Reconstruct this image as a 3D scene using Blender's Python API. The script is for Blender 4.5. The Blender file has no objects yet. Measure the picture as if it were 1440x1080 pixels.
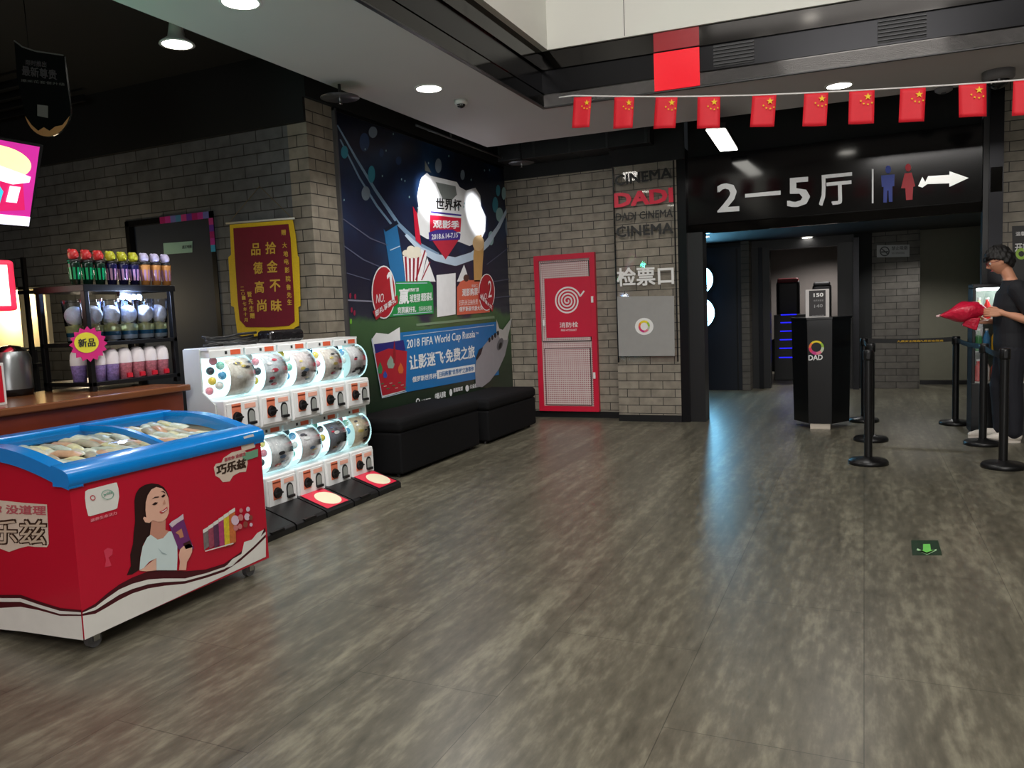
import bpy, bmesh, math, random
from mathutils import Vector, Matrix
random.seed(7)
SC = bpy.context.scene
COL = SC.collection
PI = math.pi

# ---------------------------------------------------------------- camera frame
F = 1097.0
CH = 1.4
v1 = Vector((1215-720, 125, -F)).normalized()
v2 = Vector((-1710-720, 0, -F)).normalized()
CY = v1
CX = (-(v2 - CY*v2.dot(CY))).normalized()
CZ = CX.cross(CY)
RW = Matrix((CX, CY, CZ))            # world = RW @ cam
O0 = Vector((0, 0, CH))

def P(axis, val, px, py, off=0.0):
    """point where the sight line of a photograph pixel meets the plane axis=val"""
    d = RW @ Vector((px-720, 540-py, -F))
    t = (val - O0[axis])/d[axis]
    p = O0 + d*t
    p[axis] = val + off
    return p

cam_d = bpy.data.cameras.new('camera')
cam_d.lens = F/1440*36; cam_d.sensor_width = 36; cam_d.clip_start = .05
cam = bpy.data.objects.new('camera', cam_d); COL.objects.link(cam)
cam.matrix_world = Matrix.Translation(O0) @ RW.to_4x4()
SC.camera = cam
SC.view_settings.view_transform = 'Standard'
SC.view_settings.look = 'None'
SC.view_settings.gamma = 1
SC.view_settings.exposure = 0.0
SC.view_settings.use_curve_mapping = False

# ---------------------------------------------------------------- materials
def lin(c):
    return tuple(((x/255)/12.92 if x/255 <= .04045 else ((x/255+.055)/1.055)**2.4) for x in c)
MATS = {}
def mat(name, rgb, rough=.5, metal=0.0, emit=0.0, var=.06, scale=12, coat=0, bump=0, spec=.5, alpha=None, ecol=None):
    if name in MATS: return MATS[name]
    m = bpy.data.materials.new(name); m.use_nodes = True
    nt = m.node_tree; b = nt.nodes['Principled BSDF']
    c = lin(rgb)
    tc = nt.nodes.new('ShaderNodeTexCoord'); nz = nt.nodes.new('ShaderNodeTexNoise')
    nz.inputs['Scale'].default_value = scale
    nt.links.new(tc.outputs['Object'], nz.inputs['Vector'])
    mx = nt.nodes.new('ShaderNodeMix'); mx.data_type = 'RGBA'
    mx.inputs[6].default_value = (*[x*(1-var) for x in c], 1)
    mx.inputs[7].default_value = (*[min(1, x*(1+var)) for x in c], 1)
    nt.links.new(nz.outputs['Fac'], mx.inputs[0])
    nt.links.new(mx.outputs[2], b.inputs['Base Color'])
    b.inputs['Roughness'].default_value = rough
    b.inputs['Metallic'].default_value = metal
    b.inputs['Specular IOR Level'].default_value = spec
    if coat: b.inputs['Coat Weight'].default_value = coat; b.inputs['Coat Roughness'].default_value = .08
    if emit:
        nt.links.new(mx.outputs[2], b.inputs['Emission Color'])
        if ecol: 
            for l in list(b.inputs['Emission Color'].links): nt.links.remove(l)
            b.inputs['Emission Color'].default_value = (*lin(ecol), 1)
        b.inputs['Emission Strength'].default_value = emit
    if bump:
        bp = nt.nodes.new('ShaderNodeBump'); bp.inputs['Strength'].default_value = bump; bp.inputs['Distance'].default_value = .01
        nt.links.new(nz.outputs['Fac'], bp.inputs['Height']); nt.links.new(bp.outputs[0], b.inputs['Normal'])
    MATS[name] = m
    return m

def clear_mat(name, tint=(255,255,255), gloss=.12, rough=.03):
    if name in MATS: return MATS[name]
    m = bpy.data.materials.new(name); m.use_nodes = True; nt = m.node_tree
    for n in list(nt.nodes): nt.nodes.remove(n)
    out = nt.nodes.new('ShaderNodeOutputMaterial'); mx = nt.nodes.new('ShaderNodeMixShader')
    tr = nt.nodes.new('ShaderNodeBsdfTransparent'); gl = nt.nodes.new('ShaderNodeBsdfGlossy')
    lw = nt.nodes.new('ShaderNodeLayerWeight'); lw.inputs['Blend'].default_value = gloss
    ad = nt.nodes.new('ShaderNodeMath'); ad.operation = 'ADD'; ad.inputs[1].default_value = gloss*.4; ad.use_clamp = True
    tr.inputs['Color'].default_value = (*lin(tint), 1); gl.inputs['Roughness'].default_value = rough
    nt.links.new(lw.outputs['Fresnel'], ad.inputs[0]); nt.links.new(ad.outputs[0], mx.inputs[0])
    nt.links.new(tr.outputs[0], mx.inputs[1]); nt.links.new(gl.outputs[0], mx.inputs[2]); nt.links.new(mx.outputs[0], out.inputs[0])
    MATS[name] = m
    return m

def brick_mat(name, axes, c1, c2, mortar, rough=.55, bw=.29, bh=.098):
    m = bpy.data.materials.new(name); m.use_nodes = True
    nt = m.node_tree; b = nt.nodes['Principled BSDF']
    g = nt.nodes.new('ShaderNodeNewGeometry'); sp = nt.nodes.new('ShaderNodeSeparateXYZ'); cb = nt.nodes.new('ShaderNodeCombineXYZ')
    nt.links.new(g.outputs['Position'], sp.inputs[0])
    nt.links.new(sp.outputs[axes[0]], cb.inputs[0]); nt.links.new(sp.outputs[axes[1]], cb.inputs[1])
    br = nt.nodes.new('ShaderNodeTexBrick'); br.inputs['Scale'].default_value = 1
    br.inputs['Brick Width'].default_value = bw; br.inputs['Row Height'].default_value = bh
    br.inputs['Mortar Size'].default_value = .0045; br.inputs['Mortar Smooth'].default_value = .3; br.inputs['Bias'].default_value = 0
    br.inputs['Color1'].default_value = (*lin(c1), 1); br.inputs['Color2'].default_value = (*lin(c2), 1); br.inputs['Mortar'].default_value = (*lin(mortar), 1)
    nt.links.new(cb.outputs[0], br.inputs['Vector'])
    nz = nt.nodes.new('ShaderNodeTexNoise'); nz.inputs['Scale'].default_value = 9; nz.inputs['Detail'].default_value = 6
    nt.links.new(g.outputs['Position'], nz.inputs['Vector'])
    mr = nt.nodes.new('ShaderNodeMapRange'); mr.inputs['From Min'].default_value = .3; mr.inputs['From Max'].default_value = .7
    mr.inputs['To Min'].default_value = .75; mr.inputs['To Max'].default_value = 1.15
    nt.links.new(nz.outputs['Fac'], mr.inputs[0])
    mx = nt.nodes.new('ShaderNodeMix'); mx.data_type = 'RGBA'; mx.blend_type = 'MULTIPLY'; mx.inputs[0].default_value = 1
    nt.links.new(br.outputs['Color'], mx.inputs[6]); nt.links.new(mr.outputs[0], mx.inputs[7])
    nt.links.new(mx.outputs[2], b.inputs['Base Color'])
    bp = nt.nodes.new('ShaderNodeBump'); bp.inputs['Strength'].default_value = .6; bp.inputs['Distance'].default_value = .006; bp.invert = True
    nt.links.new(br.outputs['Fac'], bp.inputs['Height']); nt.links.new(bp.outputs[0], b.inputs['Normal'])
    b.inputs['Roughness'].default_value = rough
    return m

def floor_mat():
    m = bpy.data.materials.new('wood_look_vinyl'); m.use_nodes = True
    nt = m.node_tree; N = nt.nodes.new; L = nt.links.new; b = nt.nodes['Principled BSDF']
    g = N('ShaderNodeNewGeometry'); sp = N('ShaderNodeSeparateXYZ'); L(g.outputs['Position'], sp.inputs[0])
    cb = N('ShaderNodeCombineXYZ'); L(sp.outputs[1], cb.inputs[0]); L(sp.outputs[0], cb.inputs[1])
    br = N('ShaderNodeTexBrick'); br.inputs['Scale'].default_value = 1
    br.inputs['Brick Width'].default_value = 1.22; br.inputs['Row Height'].default_value = .61
    br.inputs['Mortar Size'].default_value = .0016; br.inputs['Mortar Smooth'].default_value = .1
    br.inputs['Color1'].default_value = (.96,.96,.96,1); br.inputs['Color2'].default_value = (1.04,1.04,1.04,1); br.inputs['Mortar'].default_value = (.4,.4,.4,1)
    L(cb.outputs[0], br.inputs['Vector'])
    def noise(sx, sy, det, seed):
        mp = N('ShaderNodeMapping'); mp.inputs['Scale'].default_value = (sx, sy, 1); mp.inputs['Location'].default_value = (seed, seed*2, 0)
        L(g.outputs['Position'], mp.inputs['Vector']); n = N('ShaderNodeTexNoise'); n.inputs['Scale'].default_value = 1
        n.inputs['Detail'].default_value = det; n.inputs['Roughness'].default_value = .62; L(mp.outputs[0], n.inputs['Vector']); return n
    n1 = noise(7, .6, 5, 1.3); n2 = noise(26, 7, 8, 5)
    r = N('ShaderNodeValToRGB'); r.color_ramp.elements[0].position = .32; r.color_ramp.elements[1].position = .7
    r.color_ramp.elements[0].color = (*lin((62,60,50)), 1); r.color_ramp.elements[1].color = (*lin((142,138,119)), 1)
    e = r.color_ramp.elements.new(.5); e.color = (*lin((95,91,78)), 1)
    a = N('ShaderNodeMix'); a.data_type = 'FLOAT'; a.inputs[0].default_value = .5
    L(n1.outputs['Fac'], a.inputs[2]); L(n2.outputs['Fac'], a.inputs[3]); L(a.outputs[0], r.inputs[0])
    m1 = N('ShaderNodeMix'); m1.data_type = 'RGBA'; m1.blend_type = 'MULTIPLY'; m1.inputs[0].default_value = 1
    L(r.outputs[0], m1.inputs[6]); L(br.outputs['Color'], m1.inputs[7]); L(m1.outputs[2], b.inputs['Base Color'])
    rr = N('ShaderNodeMapRange'); rr.inputs['To Min'].default_value = .27; rr.inputs['To Max'].default_value = .38; b.inputs['Specular IOR Level'].default_value = .65
    L(n2.outputs['Fac'], rr.inputs[0]); L(rr.outputs[0], b.inputs['Roughness'])
    bp = N('ShaderNodeBump'); bp.inputs['Strength'].default_value = .05; bp.inputs['Distance'].default_value = .002
    L(n2.outputs['Fac'], bp.inputs['Height']); L(bp.outputs[0], b.inputs['Normal'])
    return m

def perf_mat():
    """white sheet punched with a grid of round holes that show the red behind"""
    m = bpy.data.materials.new('perforated_sheet'); m.use_nodes = True
    nt = m.node_tree; N = nt.nodes.new; L = nt.links.new; b = nt.nodes['Principled BSDF']
    g = N('ShaderNodeNewGeometry'); sp = N('ShaderNodeSeparateXYZ'); L(g.outputs['Position'], sp.inputs[0])
    def cell(o):
        d = N('ShaderNodeMath'); d.operation = 'DIVIDE'; d.inputs[1].default_value = .026; L(o, d.inputs[0])
        f = N('ShaderNodeMath'); f.operation = 'FRACT'; L(d.outputs[0], f.inputs[0])
        s = N('ShaderNodeMath'); s.operation = 'SUBTRACT'; s.inputs[1].default_value = .5; L(f.outputs[0], s.inputs[0])
        q = N('ShaderNodeMath'); q.operation = 'POWER'; q.inputs[1].default_value = 2; L(s.outputs[0], q.inputs[0]); return q
    a = N('ShaderNodeMath'); a.operation = 'ADD'; L(cell(sp.outputs[0]).outputs[0], a.inputs[0]); L(cell(sp.outputs[2]).outputs[0], a.inputs[1])
    t = N('ShaderNodeMath'); t.operation = 'LESS_THAN'; t.inputs[1].default_value = .085; L(a.outputs[0], t.inputs[0])
    mx = N('ShaderNodeMix'); mx.data_type = 'RGBA'; mx.inputs[6].default_value = (*lin((205,190,186)), 1); mx.inputs[7].default_value = (*lin((150,66,80)), 1)
    L(t.outputs[0], mx.inputs[0]); L(mx.outputs[2], b.inputs['Base Color']); b.inputs['Roughness'].default_value = .5
    return m

M_WHITE = mat('white_print', (232,232,230), .5)
M_BLACK = mat('black_print', (14,14,16), .5)
M_DMETAL = mat('dark_mirror_steel', (46,45,44), .08, .97, var=.15, scale=3)
M_CHROME = mat('chrome', (190,190,192), .18, 1)
M_BLKPL = mat('black_plastic', (17,17,19), .38)
M_BLKMET = mat('black_powder_metal', (14,14,16), .42, .3)
M_RED = mat('red_print', (196,22,44), .42)
M_GLASS = clear_mat('clear_glass')

# ---------------------------------------------------------------- mesh building
ORG = {}
class G:
    def __init__(s): s.bm = bmesh.new(); s.mats = []
    def mi(s, m):
        if m not in s.mats: s.mats.append(m)
        return s.mats.index(m)
    def face(s, pts, m, smooth=False):
        vs = [s.bm.verts.new(p) for p in pts]
        try: f = s.bm.faces.new(vs)
        except ValueError: return
        f.material_index = s.mi(m); f.smooth = smooth
        return f
    def mesh(s, vs, fs, m, smooth=False):
        bv = [s.bm.verts.new(v) for v in vs]; i = s.mi(m)
        for f in fs:
            try: ff = s.bm.faces.new([bv[k] for k in f]); ff.material_index = i; ff.smooth = smooth
            except ValueError: pass
    def box(s, x0, y0, z0, x1, y1, z1, m):
        vs = [(x, y, z) for z in (z0, z1) for y in (y0, y1) for x in (x0, x1)]
        s.mesh(vs, [(0,2,3,1), (4,5,7,6), (0,1,5,4), (2,6,7,3), (0,4,6,2), (1,3,7,5)], m); return s
    def prism(s, pts, vec, m, smooth=False):
        n = len(pts); a = [Vector(p) for p in pts]; b = [p + Vector(vec) for p in a]
        s.mesh(a+b, [tuple(range(n))[::-1], tuple(range(n, 2*n))], m)
        s.mesh(a+b, [(i, (i+1) % n, n+(i+1) % n, n+i) for i in range(n)], m, smooth); return s
    def lathe(s, prof, c, m, seg=24, axis='z', smooth=True):
        vs = []; fs = []
        for (r, z) in prof:
            for k in range(seg):
                a = 2*PI*k/seg; u, v = max(r, 1e-4)*math.cos(a), max(r, 1e-4)*math.sin(a)
                p = {'z': (u, v, z), 'x': (z, u, v), 'y': (u, z, v)}[axis]
                vs.append(Vector(c) + Vector(p))
        for i in range(len(prof)-1):
            for k in range(seg):
                fs.append((i*seg+k, i*seg+(k+1) % seg, (i+1)*seg+(k+1) % seg, (i+1)*seg+k))
        s.mesh(vs, fs, m, smooth); return s
    def cyl(s, c, r, h, m, seg=24, axis='z', r2=None):
        r2 = r if r2 is None else r2
        s.lathe([(0, 0), (r, 0)], c, m, seg, axis, False); s.lathe([(r, 0), (r2, h)], c, m, seg, axis); s.lathe([(r2, h), (0, h)], c, m, seg, axis, False); return s
    def ball(s, c, r, m, seg=16, rings=10):
        r = (r, r, r) if not isinstance(r, tuple) else r
        vs = []; fs = []
        for i in range(rings+1):
            t = PI*i/rings
            for k in range(seg):
                a = 2*PI*k/seg; q = max(math.sin(t), 1e-3)
                vs.append((c[0]+r[0]*q*math.cos(a), c[1]+r[1]*q*math.sin(a), c[2]+r[2]*math.cos(t)))
        for i in range(rings):
            for k in range(seg): fs.append((i*seg+k, (i+1)*seg+k, (i+1)*seg+(k+1) % seg, i*seg+(k+1) % seg))
        s.mesh(vs, fs, m, True); return s
    def tube(s, pts, r, m, seg=8):
        pts = [Vector(p) for p in pts]; n = len(pts); vs = []; fs = []
        for i, p in enumerate(pts):
            d = (pts[min(i+1, n-1)] - pts[max(i-1, 0)]).normalized()
            up = Vector((0, 0, 1)) if abs(d.z) < .9 else Vector((1, 0, 0))
            a = d.cross(up).normalized(); b = d.cross(a)
            for k in range(seg):
                t = 2*PI*k/seg; vs.append(p + a*r*math.cos(t) + b*r*math.sin(t))
        for i in range(n-1):
            for k in range(seg): fs.append((i*seg+k, i*seg+(k+1) % seg, (i+1)*seg+(k+1) % seg, (i+1)*seg+k))
        fs.append(tuple(range(seg))); fs.append(tuple(range((n-1)*seg, n*seg))[::-1])
        s.mesh(vs, fs, m, True); return s
    def pp(s, axis, val, pts, m, off=0.0):
        """flat print: polygon given by where it shows on the plane axis=val"""
        s.n = getattr(s, 'n', 0)+1; off += math.copysign(8e-5*(s.n % 40), off)
        s.face([P(axis, val, x, y, off) for x, y in pts], m); return s
    def pell(s, axis, val, cx, cy, rx, ry, m, off=0.0, n=28, tilt=0):
        s.pp(axis, val, [(cx + rx*math.cos(t)*math.cos(tilt) - ry*math.sin(t)*math.sin(tilt), cy + rx*math.cos(t)*math.sin(tilt) + ry*math.sin(t)*math.cos(tilt)) for t in [2*PI*k/n for k in range(n)]], m, off); return s
    def bez(s, axis, val, pts, w, m, off=0.0):
        """ribbon along a polyline of pixels, widths w (px) per point"""
        n = len(pts)
        for i in range(1, n-1):
            w_ = (w[i] if isinstance(w, list) else w)/2; s.pell(axis, val, pts[i][0], pts[i][1], w_, w_, m, off, 10)
        for i in range(n-1):
            (x0, y0), (x1, y1) = pts[i], pts[i+1]; L = math.hypot(x1-x0, y1-y0) or 1
            nx, ny = -(y1-y0)/L, (x1-x0)/L
            w0 = w[i] if isinstance(w, list) else w; w1 = w[i+1] if isinstance(w, list) else w
            s.pp(axis, val, [(x0-nx*w0/2, y0-ny*w0/2), (x1-nx*w1/2, y1-ny*w1/2), (x1+nx*w1/2, y1+ny*w1/2), (x0+nx*w0/2, y0+ny*w0/2)], m, off)
        return s
    def text(s, body, o, u, v, m, bold=0.0, off=None):
        """lettering fitted into the parallelogram o, o+u, o+v"""
        vs, fs = glyphs(body, 0.0)
        if not vs: return s
        xs = [a[0] for a in vs]; ys = [a[1] for a in vs]
        w = max(xs)-min(xs) or 1; h = max(ys)-min(ys) or 1; x0, y0 = min(xs), min(ys)
        o = Vector(o); u = Vector(u); v = Vector(v)
        if off: o = o + Vector(off)
        b = max(bold, 0)*.75; k = 0.0; nn = u.cross(v).normalized(); nn = nn if nn.dot(O0-o) > 0 or o.length < .5 else -nn
        for dx, dy in (((0, 0),) if b == 0 else ((-b, -b), (b, -b), (-b, b), (b, b), (0, 0), (-b, 0), (b, 0))):
            s.mesh([o + nn*k + u*((a[0]-x0+b+dx)/(w+2*b)) + v*((a[1]-y0+b+dy)/(h+2*b)) for a in vs], fs, m); k += .00025
        return s
    def ptext(s, body, axis, val, bl, br, tl, m, bold=0.0, off=0.0):
        o = P(axis, val, *bl, off); return s.text(body, o, P(axis, val, *br, off)-o, P(axis, val, *tl, off)-o, m, bold)
    def build(s, name, parent=None, bevel=0, seg=2, sub=0, norm=True):
        bm = s.bm
        if norm: bmesh.ops.recalc_face_normals(bm, faces=bm.faces)
        if parent is not None: org = ORG[parent.name]
        else:
            xs = [v.co for v in bm.verts]
            org = Vector(((min(v.x for v in xs)+max(v.x for v in xs))/2, (min(v.y for v in xs)+max(v.y for v in xs))/2, min(v.z for v in xs)))
        for v in bm.verts: v.co -= org
        me = bpy.data.meshes.new(name); bm.to_mesh(me); bm.free()
        for m in s.mats: me.materials.append(m)
        o = bpy.data.objects.new(name, me); COL.objects.link(o)
        if parent is None: o.location = org
        else: o.parent = parent
        ORG[o.name] = org
        if bevel:
            md = o.modifiers.new('b', 'BEVEL'); md.width = bevel; md.segments = seg; md.limit_method = 'ANGLE'; md.angle_limit = .7
        if sub:
            md = o.modifiers.new('s', 'SUBSURF'); md.levels = sub; md.render_levels = sub
        return o

_gc = {}
def glyphs(body, bold):
    k = (body, bold)
    if k in _gc: return _gc[k]
    cu = bpy.data.curves.new('t', 'FONT'); cu.body = body; cu.offset = bold; cu.resolution_u = 2; cu.fill_mode = 'BOTH'
    ob = bpy.data.objects.new('t', cu); COL.objects.link(ob)
    dg = bpy.context.evaluated_depsgraph_get(); dg.update()
    me = bpy.data.meshes.new_from_object(ob.evaluated_get(dg))
    vs = [tuple(v.co) for v in me.vertices]; fs = [tuple(p.vertices) for p in me.polygons]
    bpy.data.meshes.remove(me); bpy.data.objects.remove(ob); bpy.data.curves.remove(cu)
    _gc[k] = (vs, fs); return _gc[k]

def tag(o, label, cat, group=None):
    o['label'] = label; o['category'] = cat
    if group: o['group'] = group
    return o
def thing(name, label, cat, loc, group=None):
    o = bpy.data.objects.new(name, None); COL.objects.link(o); o.location = loc; o.empty_display_size = .1
    ORG[o.name] = Vector(loc); return tag(o, label, cat, group)
def struct(o):
    o['kind'] = 'structure'; return o
def dup(root, dloc, label=None):
    r = root.copy(); COL.objects.link(r); r.location = root.location + Vector(dloc)
    if label: r['label'] = label
    for ch in list(root.children):
        c = ch.copy(); COL.objects.link(c); c.parent = r
        for g in list(ch.children):
            d = g.copy(); COL.objects.link(d); d.parent = c
    return r

# ---------------------------------------------------------------- room shell
XW = -4.24; YD = 5.42; YF = 9.35
BR_A = brick_mat('grey_brick_xz', (0, 2), (146,138,124), (132,124,111), (40,38,36))
BR_B = brick_mat('grey_brick_yz', (1, 2), (146,138,124), (132,124,111), (40,38,36))
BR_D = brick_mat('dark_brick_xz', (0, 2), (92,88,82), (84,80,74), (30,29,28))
M_FL = floor_mat()
M_CEIL = mat('white_ceiling_paint', (196,191,190), .7, var=.03, scale=2)
M_DARKC = mat('black_ceiling_paint', (17,19,20), .8)
M_ATR = mat('light_grey_wall_panel', (224,224,216), .6, var=.02, scale=1.5)
M_DWALL = mat('charcoal_paint', (52,51,52), .6)

struct(G().box(-9.5, -7, -.12, 6, 17, 0, M_FL).build('floor'))
struct(G().box(XW-.2, YD, 0, XW, YF+.2, 3.7, BR_B).build('wall_left'))
def hole_wall(name, y0, y1, x0, x1, z1, hx0, hx1, hz, m):
    g = G(); g.box(x0, y0, 0, hx0, y1, z1, m).box(hx1, y0, 0, x1, y1, z1, m).box(hx0, y0, hz, hx1, y1, z1, m); return struct(g.build(name))
BR_C = brick_mat('slate_brick_xz', (0, 2), (104,106,108), (94,96,97), (38,38,38))
hole_wall('wall_back_left', YD, YD+.2, -9.5, XW-.2, 3.7, -6.45, -5.33, 2.4, BR_C)
# rounded brick corner of the wall end
g = G(); pts = [(XW-.2, YD, 0)] + [(XW-.06+.06*math.sin(a), YD+.06-.06*math.cos(a), 0) for a in [k*PI/2/6 for k in range(7)]] + [(XW, YD+.07, 0), (XW-.2, YD+.07, 0)]
struct(G().box(XW-.2, YD-.001, 0, XW+.001, YD, 3.7, BR_A).build('wall_corner'))
struct(G().box(XW, YF, 0, -2.7, YF+.2, 3.7, BR_A).build('wall_far'))
struct(G().box(-2.72, 9.12, 0, -1.96, 9.6, 3.15, BR_A).build('wall_pillar'))
struct(G().box(XW+.001, YF-.012, 0, -2.72, YF, .08, M_BLKPL).build('baseboard_far'))
struct(G().box(-2.72, 9.108, 0, -1.96, 9.12, .08, M_BLKPL).build('baseboard_pillar'))
struct(G().box(XW, YD, 0, XW+.012, YF-.012, .08, M_BLKPL).build('baseboard_left'))
g = G().box(-9.5, YD-.03, 3.04, XW+.0, YD, 3.62, M_DARKC).box(XW, YD-.03, 3.235, XW+.03, YF, 3.62, M_DARKC).box(XW, YF-.03, 3.06, -2.72, YF, 3.62, M_DARKC).box(-2.74, 9.09, 3.03, -1.86, 9.12, 3.62, M_DARKC)
struct(g.build('trim_17'))
# walls that close the lobby outside the frame
struct(G().box(4.6, -7, 0, 4.8, 9.2, 6.6, mat('warm_grey_paint', (120,116,110), .7)).build('wall_right'))
struct(G().box(-9.5, -7.2, 0, 6, -7, 6.6, mat('warm_grey_paint', (120,116,110), .7)).build('wall_rear'))
struct(G().box(-9.7, -7, 0, -9.5, 5.6, 3.7, M_DWALL).build('wall_counter_side'))
# black open ceiling beyond the white band
g = G().box(-9.5, -7, 3.62, -3.72, 9.6, 3.7, M_DARKC)
g.box(-3.72, 7.9, 3.62, 6, 9.6, 3.7, M_DARKC)
struct(g.build('ceiling_dark'))
# white dropped band: L shape round the atrium opening
IC = (-2.646, 6.72); OC = (-3.79, 7.96)
ri = (4.6, IC[1]+(4.6-IC[0])*.065); ro = (4.6, OC[1]+(4.6-OC[0])*.045)
def slab(pts, z0, z1, m, g=None):
    g = g or G(); g.prism([(x, y, z0) for x, y in pts], (0, 0, z1-z0), m); return g
g = slab([(OC[0], -7), (IC[0], -7), IC, OC], 3.2, 3.3, M_CEIL); slab([OC, IC, ri, ro], 3.2, 3.3, M_CEIL, g)
struct(g.build('ceiling_band'))
g = slab([(OC[0]-.01, -7), (OC[0]+.02, -7), (OC[0]+.02, OC[1]-.02), (OC[0]-.01, OC[1])], 3.3, 3.6, M_DARKC)
slab([(OC[0], OC[1]), (OC[0]+.02, OC[1]-.03), (ro[0], ro[1]-.03), ro], 3.3, 3.6, M_DARKC, g)
struct(g.build('ceiling_band_back'))
# mirror-dark steel fascia round the opening, in three bands
def fascia(name, z0, z1, d, m):
    g = slab([(IC[0]-d, -7), (IC[0]-d+.03, -7), (IC[0]-d+.03, IC[1]+d), (IC[0]-d, IC[1]+d)], z0, z1, m)
    slab([(IC[0]-d, IC[1]+d), (IC[0]-d, IC[1]+d+.03), (ri[0], ri[1]+d+.03), (ri[0], ri[1]+d)], z0, z1, m, g)
    return struct(g.build(name))
M_DM2 = mat('dark_matt_steel', (24,24,26), .25, .8, var=.2, scale=2)
fascia('trim_1', 3.185, 3.195, -.012, M_BLKPL)
fascia('trim_2', 3.195, 3.31, 0, M_DMETAL)
fascia('trim_3', 3.31, 3.325, -.008, M_CHROME if False else M_DM2)
fascia('trim_4', 3.325, 3.52, .02, M_DM2)
fascia('trim_5', 3.52, 3.68, 0, M_DMETAL)
# atrium above
g = slab([(IC[0]+.09-.2, -7), (IC[0]+.09, -7), (IC[0]+.09, IC[1]-.02), (IC[0]-.11, IC[1]+.2)], 3.68, 6.6, M_ATR)
slab([(IC[0]-.11, IC[1]+.2), (IC[0]+.09, IC[1]-.02), (ri[0], ri[1]-.02), (ri[0], ri[1]+.2)], 3.68, 6.6, M_ATR, g)
struct(g.build('wall_atrium'))
struct(slab([(-2.8, -7), (4.8, -7), (4.8, 7.5), (-2.8, 7.2)], 6.6, 6.7, M_CEIL).build('ceiling_atrium'))
M_SEAM = mat('panel_seam', (70,70,68), .7)
for px in (876, 1190):
    p = P(1, IC[1]-.02, px, 40); yy = IC[1]-.02+(p.x-IC[0])*.065
    struct(G().box(p.x-.003, yy-.006, 3.69, p.x+.003, yy, 6.5, M_SEAM).build('trim_6'))
struct(G().box(IC[0]+.09, 5.2, 3.69, IC[0]+.094, 5.206, 6.5, M_SEAM).build('trim_7'))
# slot air grilles in the fascia
def grille(pxa, pxb, py, label):
    a = P(1, IC[1], pxa, py); b = P(1, IC[1], pxb, py)
    t = thing('air_grille', label, 'vent', (a.x, IC[1]+.01+(a.x-IC[0])*.065, 3.33))
    g = G(); x0, x1 = a.x, b.x
    y = lambda x: IC[1]+(x-IC[0])*.065
    g.prism([(x0, y(x0)+.015, 3.335), (x1, y(x1)+.015, 3.335), (x1, y(x1)+.021, 3.335), (x0, y(x0)+.021, 3.335)], (0, 0, .175), M_BLACK); g.build('backing', t)
    g = G()
    for k in range(6):
        z = 3.35+k*.028
        g.prism([(x0, y(x0)+.003, z), (x1, y(x1)+.003, z), (x1, y(x1)+.016, z), (x0, y(x0)+.016, z)], (0, 0, .006), mat('slat_steel', (60,60,62), .4, .6))
    g.build('slats', t)
grille(1000, 1058, 85, 'dark slotted air grille in the steel fascia beside the red painted reflection')
grille(1235, 1306, 35, 'dark slotted air grille in the steel fascia above the middle flags')
# red reflection in the fascia, put in as a faintly glowing panel
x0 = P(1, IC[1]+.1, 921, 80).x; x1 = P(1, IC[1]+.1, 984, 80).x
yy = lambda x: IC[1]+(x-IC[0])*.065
g = G().prism([(x0, yy(x0)-.012, 3.2), (x1, yy(x1)-.012, 3.2), (x1, yy(x1), 3.2), (x0, yy(x0), 3.2)], (0, 0, .31), mat('red_reflection_glow', (214,0,28), .2, emit=.6))
g.prism([(x0, yy(x0)-.006, 3.525), (x1, yy(x1)-.006, 3.525), (x1, yy(x1)+.03, 3.525), (x0, yy(x0)+.03, 3.525)], (0, 0, .15), mat('red_reflection_dim', (150,16,30), .2, emit=.1))
tag(g.build('red_reflection_patch'), 'red reflection painted as a glowing patch on the dark steel fascia above the flags', 'sign')

# ---------------------------------------------------------------- ticket gate bay on the right
YG = 9.2
M_GPAN = mat('dark_gloss_glass', (11,11,13), .1, .0, spec=.5)
def bay(name, x0, y0, z0, x1, y1, z1, m): return struct(G().box(x0, y0, z0, x1, y1, z1, m).build(name))
M_POST = mat('dark_brushed_panel', (34,34,37), .25, .7)
bay('trim_8', -1.96, 9.12, 0, -1.86, 9.5, 3.15, M_POST)
bay('trim_9', -1.86, 9.18, 0, -1.69, 9.42, 2.2, M_BLKPL)
bay('trim_10', -1.86, YG+.04, 2.185, 1.08, YG+.1, 2.29, M_DMETAL)
bay('trim_11', 1.08, 9.16, 0, 1.13, 9.3, 3.1, M_BLKPL)
bay('trim_12', 1.13, 9.14, 0, 1.25, 9.34, 3.6, M_POST)
bay('trim_13', 1.14, 9.13, 2.36, 1.24, 9.14, 2.6, M_DMETAL)
bay('wall_bay_top', -1.86, YG+.11, 2.29, 1.08, YG+.25, 3.7, M_DWALL if False else M_DARKC)
bay('wall_brick_right', 1.25, 9.2, 0, 4.6, 9.4, 3.7, BR_A)
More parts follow.
